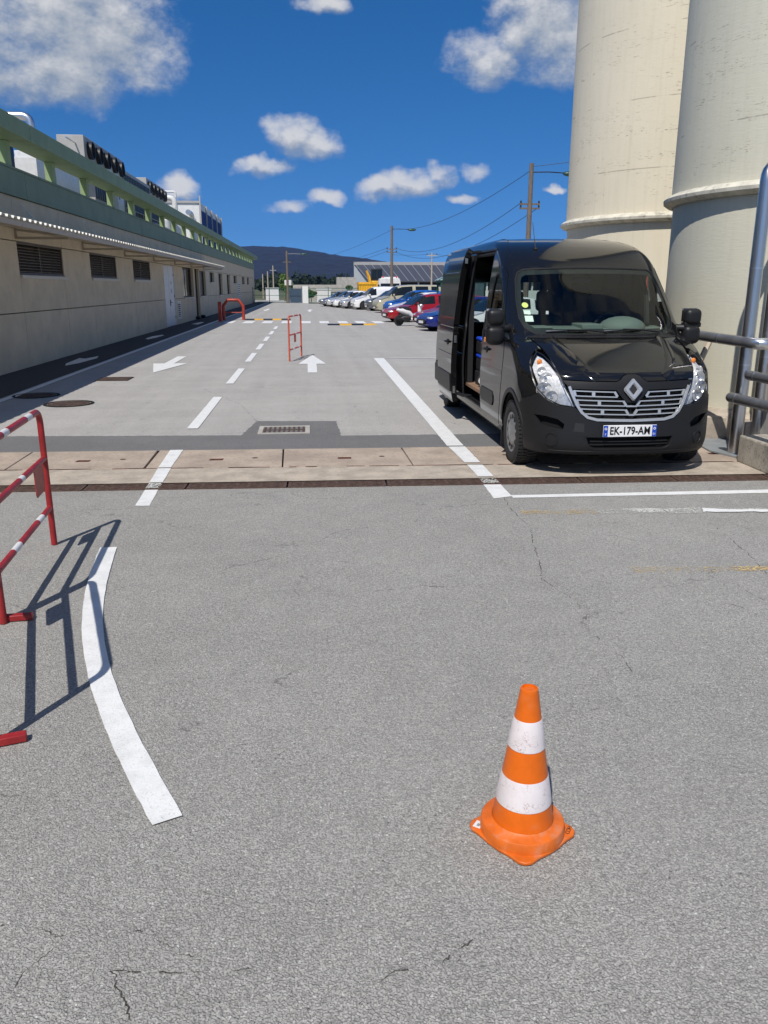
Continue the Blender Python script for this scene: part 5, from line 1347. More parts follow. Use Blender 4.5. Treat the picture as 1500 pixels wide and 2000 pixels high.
# grille lower edge from left top to right top
iR=min(range(len(gr)),key=lambda i:(gr[i][0]-s_of_v(.605,.905))**2+(gr[i][1]-.905)**2)
glow=gr[:iR+1]
gl_in=[p for p in glow if p[1]<.70]
bump=bpl+botm+[(-s,w) for s,w in reversed(bpl)]+[(p[0],p[1]-.004) for p in reversed(gl_in)]
bu=skin('front_bumper',bump,[lg,intl,intr],.035,M['trim'],VAN,off=.006,thick=.03)
for nm,q in(('lower_vent',lg),('air_intake',intl),('air_intake',intr)):
    skin(nm,offp(q,.01),(),.05,M['black_hole'],bu,off=-.05,thick=0)
for w_ in(.345,.375): ribbon('vent_bar',[(s_of_v(v,w_),w_) for v in np.linspace(-.40,.40,24)],.014,M['trim'],bu,off=-.012,h=.008,closed=False)
ribbon('lip',offp(lg,.012),.02,M['trim'],bu,off=.005,h=.005)
ribbon('lip',[(s_of_v(v,.262),.262) for v in np.linspace(-.78,.78,30)],.03,M['trim'],bu,off=.004,h=.008,closed=False)
for sg in(-1,1):
    c=[(sg*(.78+.062*math.cos(a)),.385+.062*math.sin(a)) for a in np.linspace(0,2*math.pi,24,endpoint=False)]
    ribbon('fog_ring',c,.018,M['trim'],bu,off=.006,h=.008); skin('fog_lamp_cover',[(sg*.78+(s-sg*.78)*.75,.385+(w-.385)*.75) for s,w in c],(),.03,M['black_p'],bu,off=.004,thick=0)
    ribbon('intake_blade',[(sg*.97,.50),(sg*.86,.505),(sg*.74,.475)],.022,M['trim'],bu,off=.0,h=.008,closed=False)
skin('tow_cover',conv([('v',-.56,.47),('v',-.46,.465),('v',-.46,.55),('v',-.545,.555)]),(),.05,M['black_p'],bu,off=.0075,thick=.002)
# black panel above the grille with emblem hump
up=conv([('v',-.664,.960),('v',-.4,.951),('v',-.155,.949),('v',-.118,.968),('v',-.078,1.005),('v',-.04,1.016),('v',.04,1.016),('v',.078,1.005),('v',.118,.968),('v',.155,.949),('v',.4,.951),('v',.664,.960),('v',.60,.885),('v',.3,.878),('v',.16,.875),('v',.10,.80),('v',.05,.755),('v',-.05,.755),('v',-.10,.80),('v',-.16,.875),('v',-.3,.878),('v',-.60,.885)])
skin('grille_surround',up,(),.03,M['trim'],VAN,off=.008,thick=.02)
# grille
gv=skin('grille',offp(gr,.01),(),.05,M['black_hole'],VAN,off=-.05,thick=0)
ribbon('chrome_frame',[p for p in glow],.030,M['silver'],gv,off=.006,h=.010,closed=False)
def vline(v0,v1,w0,w1,wd,n=14): 
    ribbon('grille_bar',[(s_of_v(v0+(v1-v0)*k/n,w0+(w1-w0)*k/n),w0+(w1-w0)*k/n) for k in range(n+1)],wd,M['silver'],gv,off=-.012,h=.010,closed=False)
rows=[(.860,.812,.175,.565),(.772,.725,.085,.540),(.686,.640,.06,.50)]
for (wt,wb,vi,vo) in rows:
    for sg in(-1,1):
        vline(sg*vi,sg*vo,wt-.004,wt+.006,.013); vline(sg*(vi-.03),sg*(vo-.012),wb-.004,wb+.006,.013)
        vline(sg*(vo-.01),sg*(vo+.005),wb,wt+.01,.045,3)
        mm=(vi+vo)/2+.01
        vline(sg*(mm-.016),sg*(mm+.016),(wt+wb)/2,(wt+wb)/2,abs(wt-wb),2)
        vline(sg*(vi),sg*(vi-.03),wt,wb,.028,3)
    if vi<.1: vline(-vi+.03,vi-.03,wb-.006,wb-.006,.018,6)
for k in range(13):
    v=-.54+k*.09; ribbon('grille_fin',[(s_of_v(v,w),w) for w in(.60,.70,.80,.90)],.006,M['trim'],gv,off=-.03,h=.006,closed=False)
for w_ in(.615,.66,.705,.75,.795,.84,.885): ribbon('grille_fin',[(s_of_v(v,w_),w_) for v in np.linspace(-.55,.55,20)],.006,M['trim'],gv,off=-.032,h=.006,closed=False)
# emblem: chrome diamond with open centre
em=MB(); 
def dia(a,b,y): return [(0,y,b),(a,y,0),(0,y,-b),(-a,y,0)]
lay=[(.094,.108,.0),(.080,.094,-.022),(.052,.064,-.022),(.036,.048,-.004)]
cut=.018
def dia8(a,b,y): t=.10; return [(-a*t,y,b*(1-t*.2)),(a*t,y,b*(1-t*.2)),(a,y,b*t),(a,y,-b*t),(a*t,y,-b*(1-t*.2)),(-a*t,y,-b*(1-t*.2)),(-a,y,-b*t),(-a,y,b*t)]
vs=[];[vs.extend(dia8(*l)) for l in lay]; fs=[(8*j+i,8*j+(i+1)%8,8*(j+1)+(i+1)%8,8*(j+1)+i) for j in range(3) for i in range(8)]
em.add(vs,fs); e_=em.build('emblem',M['silver'],VAN,loc=(0,.028,.882),rot=(R(-14),0,0))
mb=MB(); mb.add(dia8(.05,.062,-.001),[tuple(range(8))]); mb.build('emblem_back',M['black_p'],e_)
# headlights
def headlight(poly,sg):
    h=skin('headlight',offp(poly,-.004),(),.03,M['lens'],VAN,off=.006,thick=0)
    bk=skin('housing',offp(poly,.002),(),.03,M['housing'],h,off=-.055,thick=0)
    ribbon('lamp_edge',offp(poly,-.004),.010,M['trim'],h,off=-.006,h=.004)
    for (s_,w_,r,m,nm) in((.885,.845+.02,.075,'bulb','main_lamp'),(.80,.80,.058,'bulb','dip_lamp'),(.86,.975,.062,'bulb','side_lamp'),(.88,1.06,.042,'bulb','small_lamp')):
        n=nrm(sg*s_,w_); c=Vector(P(sg*s_,w_)); q=n.lerp(Vector((0,-1,0)),.6).normalized()
        Mx=Matrix.Translation(c-n*.045)@q.to_track_quat('Z','Y').to_matrix().to_4x4()
        mb=MB(); mb.lathe([(r,.018),(r*1.06,.014),(r*.98,.008),(r*.8,-.012),(r*.45,-.03),(.001,-.034)],24,M=Mx,cap=False); o=mb.build(nm,M[m],h,smooth=True)
        mb=MB(); mb.lathe([(r*.36,-.03),(r*.30,-.0),(r*.2,.008),(.001,.010)],14,M=Mx,cap=False); mb.build('bulb_cap',M['chrome'],o,smooth=True)
    s_,w_=.855,1.145; c=Vector(P(sg*s_,w_)); n=nrm(sg*s_,w_); mb=MB(); mb.ball(c-n*.035,.026,.016,.026,12,8); mb.build('indicator',M['amber'],h,smooth=True)
    return h
headlight(hll,-1); headlight(hlr,1)
# fender/bumper wheel arch trims
for sd in('l','r'):
    pl=chain(arch(sd,.84,.43,170,6,18)); ribbon('arch_trim',pl,.05,M['trim'],VAN,off=.003,h=.006,closed=False)
    pl=chain(arch(sd,5.17,.43,170,10,18)); ribbon('arch_trim',pl,.05,M['trim'],VAN,off=.003,h=.006,closed=False)
# sills, underbody, rear
mb=MB(); mb.box(-.80,.80,.45,UE-.05,.20,.34); mb.box(-.62,.62,.2,1.3,.24,.9); mb.box(-.95,-.80,1.3,4.72,.235,.33); mb.box(.80,.95,1.3,4.72,.235,.33)
mb.build('underbody',M['van_in'],VAN)
ribbon('sill',[(s_of_u(u,.30,-1),.30) for u in np.linspace(1.28,4.73,30)],.07,M['van_black'],VAN,off=-.01,h=.012,closed=False)
fl=MB(); fl.box(-.94,.94,2.35,UE-.08,.50,.54); fl.build('cargo_floor',M['ply'],VAN)
st=MB(); st.box(-.96,-.82,2.45,3.68,.335,.37); st.box(-.84,-.82,2.45,3.68,.371,.50); st.box(-.955,-.93,2.45,3.68,.371,.385); st.build('step_well',M['trim'],VAN)
# inner lining
def liner(side):
    mb=MB(); ws_=[.55,.9,1.2,1.5,1.8,2.1,2.3]; us=np.linspace(2.5,UE-.06,12)
    if side<0: us=np.linspace(3.72,UE-.06,8)
    vs=[(side*(outline(w)[4]-.06),u,w) for w in ws_ for u in us]; n=len(us)
    mb.add(vs,[(j*n+i,j*n+i+1,(j+1)*n+i+1,(j+1)*n+i) for j in range(len(ws_)-1) for i in range(n-1)])
    for u in us[1::2]: mb.tube([(side*(outline(w)[4]-.075),u,w) for w in ws_],.022,6)
    return mb.build('side_lining',M['van_in'],VAN)
liner(1); liner(-1)
mb=MB(); mb.box(-.74,.74,2.75,UE-.1,2.33,2.35); mb.build('headliner',M['van_in'],VAN)
# opening frame and rails
ribbon('opening_seal',offp(opn,-.004),.03,M['trim'],VAN,off=-.02,h=.02)
mb=MB(); mb.box(-.93,-.86,3.70,3.86,.5,2.26); mb.box(-.92,-.84,2.36,2.42,.5,2.0); mb.tube([(-.86,2.45,2.24),(-.86,3.68,2.24)],.02,8); mb.build('opening_pillar',M['van_in'],VAN)
# rear doors with windows
for sg in(-1,1):
    x0,x1=(-.84,-.01) if sg<0 else(.01,.84)
    mb=MB(); a0,a1=sorted((sg*.10,sg*.72))
    zc=[.45,1.28,1.92,2.30]
    for (xa,xb,za,zb) in((x0,x1,zc[0],zc[1]),(x0,x1,zc[2],zc[3]),(x0,a0,zc[1],zc[2]),(a1,x1,zc[1],zc[2])): mb.box(xa,xb,UE-.05,UE-.0,za,zb)
    rd=mb.build('rear_door',M['van_black'],VAN)
    mb=MB(); mb.box(a0,a1,UE-.03,UE-.02,zc[1],zc[2]); mb.build('window',M['glass_s'],rd)
mb=MB(); ww=list(np.linspace(.3,2.43,24)); vs=[]
for w in ww: vs+=[(-outline(w)[4],UE-.002,w),(outline(w)[4],UE-.002,w)]
hole=[i for i in range(len(ww)-1) if not(1.2<ww[i]<1.95)]
mb.add(vs,[(2*i,2*i+1,2*i+3,2*i+2) for i in range(len(ww)-1) if ww[i]>2.2 or ww[i+1]<1.3]); mb.build('rear_panel',M['van_black'],VAN)
mb=MB(); mb.box(-1.02,1.02,UE,UE+.10,.32,.62); mb.box(-1.03,-.95,UE-.55,UE+.0,.32,.60); mb.build('rear_bumper',M['trim'],VAN,bevel=.03)
# sliding door slid back, standing off the flank
OFF=.165
SD=conv([('l',3.66,.27),('l',3.655,.8),('l',3.65,1.3),('l',3.62,1.8),('l',3.56,2.1),('l',3.47,2.345),('l',4.72,2.355),('l',4.80,1.8),('l',4.84,1.2),('l',4.84,.27)])
sd=skin('sliding_door',SD,(),.05,M['van_black'],VAN,thick=.075,fn=lambda s,w:(lambda p:(p[0]-OFF,p[1],p[2]))(P(s,w)))
# inner face of the door and its leading edge hardware
mb=MB(); wl=[.30,.6,.9,1.2,1.5,1.8,2.1,2.32]
vs=[]
for w in wl:
    uf=np.interp(w,[.27,1.3,1.8,2.1,2.345],[3.66,3.65,3.62,3.56,3.47]); x=-outline(w)[4]-OFF+.074
    vs+=[(x,uf+.012,w),(x,4.78,w)]
mb.add(vs,[(2*i,2*i+1,2*i+3,2*i+2) for i in range(len(wl)-1)]); mb.build('inner_panel',M['van_in'],sd)
mb=MB()
for w in(.45,1.15,2.2):
    uf=np.interp(w,[.27,1.3,1.8,2.1,2.345],[3.66,3.65,3.62,3.56,3.47]); x=-outline(w)[4]-OFF
    mb.box(x+.02,x+.055,uf-.012,uf+.01,w-.05,w+.05)
mb.build('latch',M['steel'],sd)
mb=MB(); x=-outline(2.25)[4]; mb.tube([(x-OFF+.07,3.56,2.28),(x-.02,3.42,2.29),(x+.06,3.30,2.29)],.022,8); mb.build('roller_arm',M['trim'],sd); mb=MB()
x=-outline(.4)[4]; mb.tube([(x-OFF+.07,3.70,.40),(x-.02,3.52,.385),(x+.07,3.40,.39)],.024,8); mb.build('roller_arm',M['trim'],sd)
sk=lambda a,b,c,d:conv([('l',a,c),('l',b,c),('l',b,d),('l',a,d)])
skin('rub_strip',sk(3.70,4.80,.42,.665),(),.06,M['trim'],sd,off=.014,thick=.016,fn=lambda s,w:(P(s,w)[0]-OFF,P(s,w)[1],w))
handle(4.02,1.09,sd,-1,dx=OFF)
for w_ in(.93,1.31,2.03):
    pts=[(s_of_u(u,w_,-1),w_) for u in np.linspace(3.64,4.80,14)]; vs=[]
    for s_,w in pts:
        for dz,o in((-.012,.001),(0,.005),(.012,.001)): q=P(s_,w+dz); vs.append((q[0]-OFF-o,q[1],q[2]))
    mb=MB(); mb.add(vs,[(3*i+k,3*i+k+1,3*i+4+k,3*i+3+k) for i in range(13) for k in range(2)]); mb.build('crease',M['van_black'],sd,smooth=True)
# wheels
def wheel(x,y,sg):
    w=thing('wheel',(x,y,.34),None,None); w.parent=VAN
    mb=MB(); W=.115; prof=[(.20,-W*.8),(.235,-W),(.30,-W*1.02),(.325,-W*.9),(.338,-W*.6),(.340,0),(.338,W*.6),(.325,W*.9),(.30,W*1.02),(.235,W),(.20,W*.8)]
    mb.lathe(prof,64,(0,0,0),'x',cap=False); ty=mb.build('tyre',M['tyre'],w,smooth=True)
    mb=MB()
    for k in range(52):
        a=2*math.pi*k/52
        for (xx,ww) in((-.085,.045),(-.03,.05),(.03,.05),(.085,.045)):
            Mx=Euler((a+(.03 if xx>0 else -.03),0,0)).to_matrix().to_4x4(); mb.box(xx-ww/2,xx+ww/2,-.013,.013,.330,.349 if abs(xx)<.05 else .344,Mx)
    mb.build('tread',M['tyre'],w,kind='stuff')
    mb=MB(); f=sg*W
    mb.lathe([(.205,f*.80),(.215,f*.92),(.19,f*.86),(.15,f*.80),(.12,f*.98),(.06,f*1.04),(.001,f*1.05)],40,(0,0,0),'x',cap=False); c=mb.build('wheel_cover',M['rim'],w,smooth=True)
    for k in range(12):
        mb=MB(); Mx=Euler((2*math.pi*k/12,0,0)).to_matrix().to_4x4(); a0,a1=sorted((f*.83,f*.90)); mb.box(a0,a1,-.018,.018,.150,.190,Mx); mb.build('cover_slot',M['black_p'],c)
    q=[(.03,0),(0,.04),(-.03,0),(0,-.04)]; mb=MB(); mb.add([(f*1.07,a,b) for a,b in q]+[(f*1.07,a*.5,b*.5) for a,b in q],[(i,(i+1)%4,4+(i+1)%4,4+i) for i in range(4)]); mb.build('wheel_emblem',M['silver'],w)
for x,y,sg in((-.885,.84,-1),(.885,.84,1),(-.885,5.17,-1),(.885,5.17,1)): wheel(x,y,sg)
for sg in(-1,1):
    mb=MB(); mb.box(sg*.88-.11,sg*.88+.11,1.30,1.32,.10,.52); mb.build('mudflap',M['trim'],VAN,bevel=.005)
    for (u0) in(.84,5.17):
        mb=MB(); n=12; x0,x1=sorted((sg*.62,sg*.985)); vs=[]
        for k in range(n+1):
            a=math.pi*k/n; vs+=[(x0,u0-.42*math.cos(a),.34+.44*math.sin(a)),(x1,u0-.42*math.cos(a),.34+.44*math.sin(a))]
        mb.add(vs,[(2*k,2*k+1,2*k+3,2*k+2) for k in range(n)]); mb.build('wheel_housing',M['van_in'],VAN)
# mirrors
def mirror_(sg):
    m_=thing('wing_mirror',(1.085 if sg>0 else -1.13,1.20,1.44),None,None); m_.parent=VAN
    def rbox(x0,x1,y0,y1,z0,z1,b,nm,mm=M['trim']):
        q=MB(); q.box(x0,x1,y0,y1,z0,z1); o=q.build(nm,mm,m_); bv=o.modifiers.new('b','BEVEL'); bv.width=b; bv.segments=5; o.data.polygons.foreach_set('use_smooth',[True]*len(o.data.polygons)); return o
    rbox(-.095,.095,-.07,.075,.0,.180,.06,'housing'); rbox(-.100,.098,-.07,.08,-.205,.0,.065,'lower_housing')
    rbox(-.095,.095,-.04,.06,-.02,.03,.01,'neck')
    q=MB(); q.tube([(-sg*.05,.0,-.03),(-sg*.14,.03,-.03),(-sg*.20,.10,-.02)],[.045,.04,.05],10); q.tube([(-sg*.05,.01,-.17),(-sg*.14,.06,-.15),(-sg*.2,.14,-.10)],[.02,.02,.025],8); q.build('arm',M['trim'],m_,smooth=True)
    q=MB(); q.box(-.085,.085,.076,.082,.035,.18); q.build('mirror_glass',M['chrome'],m_)
    a,b=sorted((sg*.097,sg*.106)); q=MB(); q.box(a,b,-.0,.05,-.17,-.12); q.build('indicator',M['amber'],m_,bevel=.004)
mirror_(-1); mirror_(1)
# number plate
npl=MB(); npl.box(-.27,.27,-.012,.0,-.058,.058); plate=npl.build('number_plate',M['plate_w'],VAN,loc=(-.02,-.012,.484),bevel=.003)
for sg,tx,m2 in((-1,'F',None),(1,'01',None)):
    mb=MB(); mb.box(sg*.247-.022,sg*.247+.022,-.0155,-.0125,-.055,.055); bb=mb.build('blue_band',M['plate_b'],plate)
    t_=text_mesh('letters',tx,.030,M['plate_w'],bb,extrude=.0005); t_.rotation_euler=(math.pi/2,0,0); t_.location=(sg*.247,-.0165,-.032)
    mb=MB(); mb.lathe([(.013,0),(.013,.001),(.007,.001),(.007,0)],14,(sg*.247,-.0168,.024),'y',cap=False); mb.build('band_mark',M['plate_w'],bb)
t_=text_mesh('letters','EK-179-AM',.108,M['ink'],plate,extrude=.0008,bold=.0022,space=1.02); t_.rotation_euler=(math.pi/2,0,0); t_.location=(0,-.0145,-.001)
bb=t_.bound_box; wd=max(v[0] for v in bb)-min(v[0] for v in bb); hh=max(v[1] for v in bb)-min(v[1] for v in bb); t_.scale=(.405/wd,.080/hh,1)
# wipers
for (a,b,c) in(((-.62,1.372),(-.18,1.385),(.02,1.352)),((.0,1.375),(.42,1.39),(.62,1.350))):
    def on(s_,w_,o): return Vector(P(s_of_v(s_,w_),w_))+nrm(s_of_v(s_,w_),w_)*o
    mb=MB(); mb.tube([on(a[0],a[1]+.005,.012),on((a[0]+b[0])/2,(a[1]+b[1])/2+.01,.014),on(b[0],b[1]+.01,.012)],.007,6); wp=mb.build('wiper',M['trim'],VAN)
    mb=MB(); mb.tube([on((a[0]+b[0])/2,(a[1]+b[1])/2+.012,.022),on(b[0],1.383,.03),on(c[0],1.365,.022)],.010,6); mb.build('wiper_arm',M['trim'],wp)
    ribbon('blade_edge',[(s_of_v(a[0]+(b[0]-a[0])*k/6,a[1]),a[1]+(b[1]-a[1])*k/6+.012) for k in range(7)],.006,M['steel'],wp,off=.012,h=.004,closed=False)
# antenna
c=Vector(P(s_of_v(-.50,2.27),2.27)); mb=MB(); mb.ball(c,.03,.03,.02); mb.tube([c,c+Vector((-.02,.10,.30))],[.005,.003],6); mb.build('antenna',M['trim'],VAN)
# stickers on the glass
for (v,w,r,col) in((-.775,1.655,.035,(.55,.66,.16)),):
    c=[(s_of_v(v,w)+r*math.cos(a),w+r*.8*math.sin(a)) for a in np.linspace(0,2*math.pi,18,endpoint=False)]; M['stick']=mat('lime sticker',col,.5); skin('round_sticker',c,(),.03,M['stick'],wsg,off=.002,thick=0)
M['stick2']=mat('pale sticker',(.50,.66,.55),.5)
for (w0,w1,a,b) in((1.56,1.60,-.80,-.735),(1.485,1.545,-.80,-.72)): skin('paper_sticker',conv([('v',a,w0),('v',b,w0),('v',b,w1),('v',a,w1)]),(),.04,M['stick2'],wsg,off=.002,thick=0)
# interior
mb=MB(); mb.prism([(.98,1.20),(1.02,1.335),(1.35,1.40),(1.62,1.42),(1.72,1.36),(1.76,1.15),(1.6,.9)],-.86,.86,M=Matrix(((0,0,1,0),(1,0,0,0),(0,1,0,0),(0,0,0,1))))
da=mb.build('dashboard',M['dash'],VAN,bevel=.02)
mb=MB(); mb.ball((.40,1.48,1.40),.26,.26,.13,20,10); mb.build('instrument_hood',M['dash'],da,smooth=True)
mb=MB(); mb.box(-.82,-.45,1.3,1.66,1.40,1.425); mb.box(-.12,.12,1.3,1.7,1.39,1.45); mb.build('dash_shelf',M['dash'],da,bevel=.012)
Mx=Matrix.Translation((.42,1.86,1.37))@Euler((R(58),0,0)).to_matrix().to_4x4(); mb=MB()
mb.tube([Mx@Vector((.20*math.cos(a),.20*math.sin(a),0)) for a in np.linspace(0,2*math.pi,30,endpoint=False)],.017,8,closed=True)
mb.tube([Mx@Vector((-.19,0,0)),Mx@Vector((0,0,-.03)),Mx@Vector((.19,0,0))],.02,6); mb.tube([Mx@Vector((0,0,-.03)),Mx@Vector((0,-.19,0))],.02,6); mb.ball(Mx@Vector((0,0,-.02)),.07,.05,.07); mb.build('steering_wheel',M['black_p'],VAN,smooth=True)
for x in(-.62,-.22,.45):
    mb=MB(); mb.box(x-.21,x+.21,2.0,2.45,.75,.9); mb.box(x-.21,x+.21,2.38,2.52,.9,1.52); mb.box(x-.12,x+.12,2.42,2.5,1.56,1.80); mb.build('seat',M['van_in'],VAN,bevel=.05)
mb=MB(); mb.box(-.9,.9,1.0,2.4,.55,.6); mb.build('cab_floor',M['van_in'],VAN)
mb=MB(); mb.ball((0,1.80,1.93),.13,.03,.045); mb.build('rear_view_mirror',M['black_p'],VAN,smooth=True)
for sg in(-1,1):
    mb=MB(); mb.tube([(sg*.70,1.50,1.44),(sg*.79,1.8,1.75),(sg*.80,2.0,1.98)],.03,6); mb.build('pillar_trim',M['van_in'],VAN)
# loose cargo
def case(x,y,z,label):
    t=thing('tool_case',(x,y,z),label,'tool case','black cases with blue lids in the van')
    mb=MB(); mb.box(-.2,.2,-.15,.15,.0,.17); mb.build('body',M['black_p'],t,bevel=.02)
    mb=MB(); mb.box(-.205,.205,-.155,.155,.172,.22); mb.build('lid',M['bluebox'],t,bevel=.02)
    mb=MB(); mb.tube([(-.09,-.04,.21),(-.07,-.04,.26),(.07,-.04,.26),(.09,-.04,.21)],.014,6); mb.build('handle',M['bluebox'],t,smooth=True)
    for q in(-.1,.1):
        mb=MB(); mb.box(q-.03,q+.03,-.165,-.15,.1,.2); mb.build('latch',M['bluebox'],t)
cx,cy=2.49,11.02
case(cx,cy,.735,'lower blue lidded tool case in the open van door'); case(cx,cy+.02,.965,'upper blue lidded tool case, on top of the other in the open van door')
mb=MB(); mb.box(cx-.21,cx+.22,cy-.16,cy+.16,.545,.73); mb.build('black_crate',M['black_p'],None,bevel=.02,label='plain black crate under the blue lidded cases in the van',cat='crate')
tw=thing('hand_truck',(2.305,10.72,.542),'folded hand truck with pale wheel hub standing on the van floor','hand truck')
Mx=Matrix.Translation((0,0,.125))@Euler((0,0,R(-15))).to_matrix().to_4x4()
mb=MB(); mb.lathe([(.09,-.03),(.12,-.025),(.125,0),(.12,.025),(.09,.03)],28,(0,0,0),'y',M=Mx,cap=False); mb.build('tyre',M['tyre'],tw,smooth=True)
mb=MB(); mb.lathe([(.092,-.02),(.088,-.032),(.04,-.024),(.03,-.04),(.001,-.042)],24,(0,0,0),'y',M=Mx,cap=False); mb.build('hub',M['plate_w'],tw,smooth=True)
mb=MB(); mb.tube([(.08,.08,.12),(.10,.16,.9)],.014,6); mb.build('frame',M['black_p'],tw)
tw.scale=(.68,.68,.68)
# ================================================ PARKED CARS
def paint(name,c,coat=.5): return mat(name,c,.3,coat=coat,spec=.5)
def car(nm,x,y,rot,col,L,W,H,kind,label,cat='car',grp='cars parked in the row',dark=False):
    t=thing(nm,(x,y,0),label,cat,grp,rotz=R(rot)); pm=paint(nm+' paint '+label[:12],col)
    if kind=='hatch':  T=[(0,.52),(.03,.66),(.12,.74),(.24,.84),(.29,.90),(.44,1.36),(.52,1.44),(.66,1.47),(.80,1.42),(.93,1.22),(.985,.98),(1,.6)]; B=[(0,.50),(.03,.64),(.12,.72),(.26,.84),(.30,.87),(.6,.92),(.9,.98),(.985,.94),(1,.58)]; g=(.27,.93)
    elif kind=='sedan':T=[(0,.50),(.02,.62),(.10,.71),(.22,.80),(.27,.85),(.42,1.30),(.50,1.39),(.62,1.40),(.72,1.34),(.86,1.05),(.95,1.02),(.99,.9),(1,.6)]; B=[(0,.48),(.02,.60),(.10,.69),(.25,.80),(.3,.83),(.6,.88),(.86,.93),(.95,.96),(.99,.85),(1,.55)]; g=(.25,.87)
    elif kind=='kangoo':T=[(0,.6),(.02,.78),(.10,.92),(.20,1.04),(.24,1.10),(.36,1.62),(.44,1.78),(.6,1.82),(.9,1.80),(.985,1.70),(1,.7)]; B=[(0,.56),(.02,.76),(.10,.9),(.22,1.02),(.26,1.06),(.5,1.10),(.9,1.10),(.985,1.08),(1,.6)]; g=(.22,.47)
    elif kind=='mpv':  T=[(0,.6),(.015,.85),(.07,1.00),(.14,1.12),(.17,1.18),(.29,1.78),(.35,1.92),(.5,1.97),(.9,1.96),(.99,1.86),(1,.7)]; B=[(0,.56),(.015,.82),(.07,.98),(.16,1.10),(.19,1.14),(.5,1.20),(.9,1.20),(.99,1.18),(1,.6)]; g=(.16,.92)
    elif kind=='suv':  T=[(0,.6),(.02,.80),(.08,.92),(.22,1.04),(.27,1.10),(.40,1.55),(.48,1.65),(.66,1.67),(.86,1.58),(.96,1.25),(.99,1.1),(1,.7)]; B=[(0,.56),(.02,.78),(.08,.9),(.25,1.03),(.28,1.06),(.6,1.10),(.9,1.14),(.985,1.10),(1,.6)]; g=(.25,.93)
    s=H/max(z for _,z in T); T=[(a,z*s) for a,z in T]; B=[(a,z*s) for a,z in B]
    n=44; fr=np.unique(np.concatenate([np.linspace(0,1,n),[a for a,_ in T]])); n=len(fr)
    Tz=np.interp(fr,[a for a,_ in T],[z for _,z in T]); Bz=np.interp(fr,[a for a,_ in B],[z for _,z in B])
    # round the profile a little
    k=np.array([.25,.5,.25])
    Ts=Tz.copy(); Ts[1:-1]=np.convolve(Tz,k,'valid'); Tz=Ts
    hw=W/2; rows=[]
    for f,tz,bz in zip(fr,Tz,Bz):
        nose=hw*(1-.30*max(0,(.10-f)/.10)**2.2-.15*max(0,(f-.93)/.07)**2)
        gh=max(0,tz-bz); q=min(1,gh/.4); wr=nose*(1-.20*q)
        gc=.19+.10*max(0,(.04-f)/.04)+.08*max(0,(f-.96)/.04)
        pts=[(nose*.6,gc-.02),(nose*.95,gc+.03),(nose*.995,gc+.18),(nose,bz*.62),(nose*.985,bz*.85),(nose*.945,bz-.0),(nose*.945-(nose*.945-wr)*.12,bz+gh*.10),(nose*.945-(nose*.945-wr)*.55,bz+gh*.5),(wr,bz+gh*.86),(wr*.90,bz+gh*.97),(wr*.5,tz+.01*q),(0,tz+.016*q)]
        rows.append((f*L,pts))
    m=len(rows[0][1]); vs=[]
    for (xx,pts) in rows:
        for (yy,zz) in pts: vs.append((xx,-yy,zz))
        for (yy,zz) in reversed(pts[:-1]): vs.append((xx,yy,zz))
    K=2*m-1; fs=[]
    for i in range(n-1):
        for j in range(K-1): fs.append((i*K+j,i*K+j+1,(i+1)*K+j+1,(i+1)*K+j))
        fs.append((i*K+K-1,i*K,(i+1)*K,(i+1)*K+K-1))
    fs+=[tuple(range(K)),tuple((n-1)*K+K-1-j for j in range(K))]
    mb=MB(); mb.add(vs,fs); mb.build('body',pm,t,smooth=True)
    # glass: copies of the glazed faces set slightly proud
    def glassset(name,sel):
        mb=MB()
        for i in range(n-1):
            for j in range(K-1):
                if sel(fr[i],fr[i+1],j):
                    q=[Vector(vs[a]) for a in (i*K+j,i*K+j+1,(i+1)*K+j+1,(i+1)*K+j)]
                    nn=(q[2]-q[0]).cross(q[3]-q[1]); 
                    if nn.length<1e-9: continue
                    nn.normalize()
                    c=sum(q,Vector())/4
                    if nn.dot(c-Vector((L*.5,0,.6)))<0: nn=-nn
                    mb.add([p+nn*.007 for p in q],[(0,1,2,3)])
        if mb.v: mb.build(name,M['car_glass'],t)
    g0,g1=g; iw=[a for a,_ in T]; wsa=iw[4]; wsb=iw[5]+(.04 if kind!='mpv' else .02)
    pill=[g0+(g1-g0)*.50,g0+(g1-g0)*.80] if kind not in('kangoo',) else []
    ed=[wsa+.035]+[p for p in pill if p<g1-.03]+[g1-.02]
    for js in((6,7),(K-2-6,K-2-7)):
        for e0,e1 in zip(ed[:-1],ed[1:]): glassset('side_window',lambda a,b,j:j in js and a>=e0+(.010 if e0>ed[0] else 0) and b<=e1-(.010 if e1<ed[-1] else 0))
    glassset('windscreen',lambda a,b,j:wsa<=a+.004 and b<=wsb and 8<=j<=K-2-8)
    rb=iw[-4] if kind in('hatch','suv') else None
    if kind=='sedan': glassset('rear_window',lambda a,b,j:.73<=a and b<=.86 and 8<=j<=K-2-8)
    elif kind!='kangoo': glassset('rear_window',lambda a,b,j:a>=.87 and b<=.975 and 8<=j<=K-2-8)
    # wheels
    rw=.31 if kind in('hatch','sedan') else .34
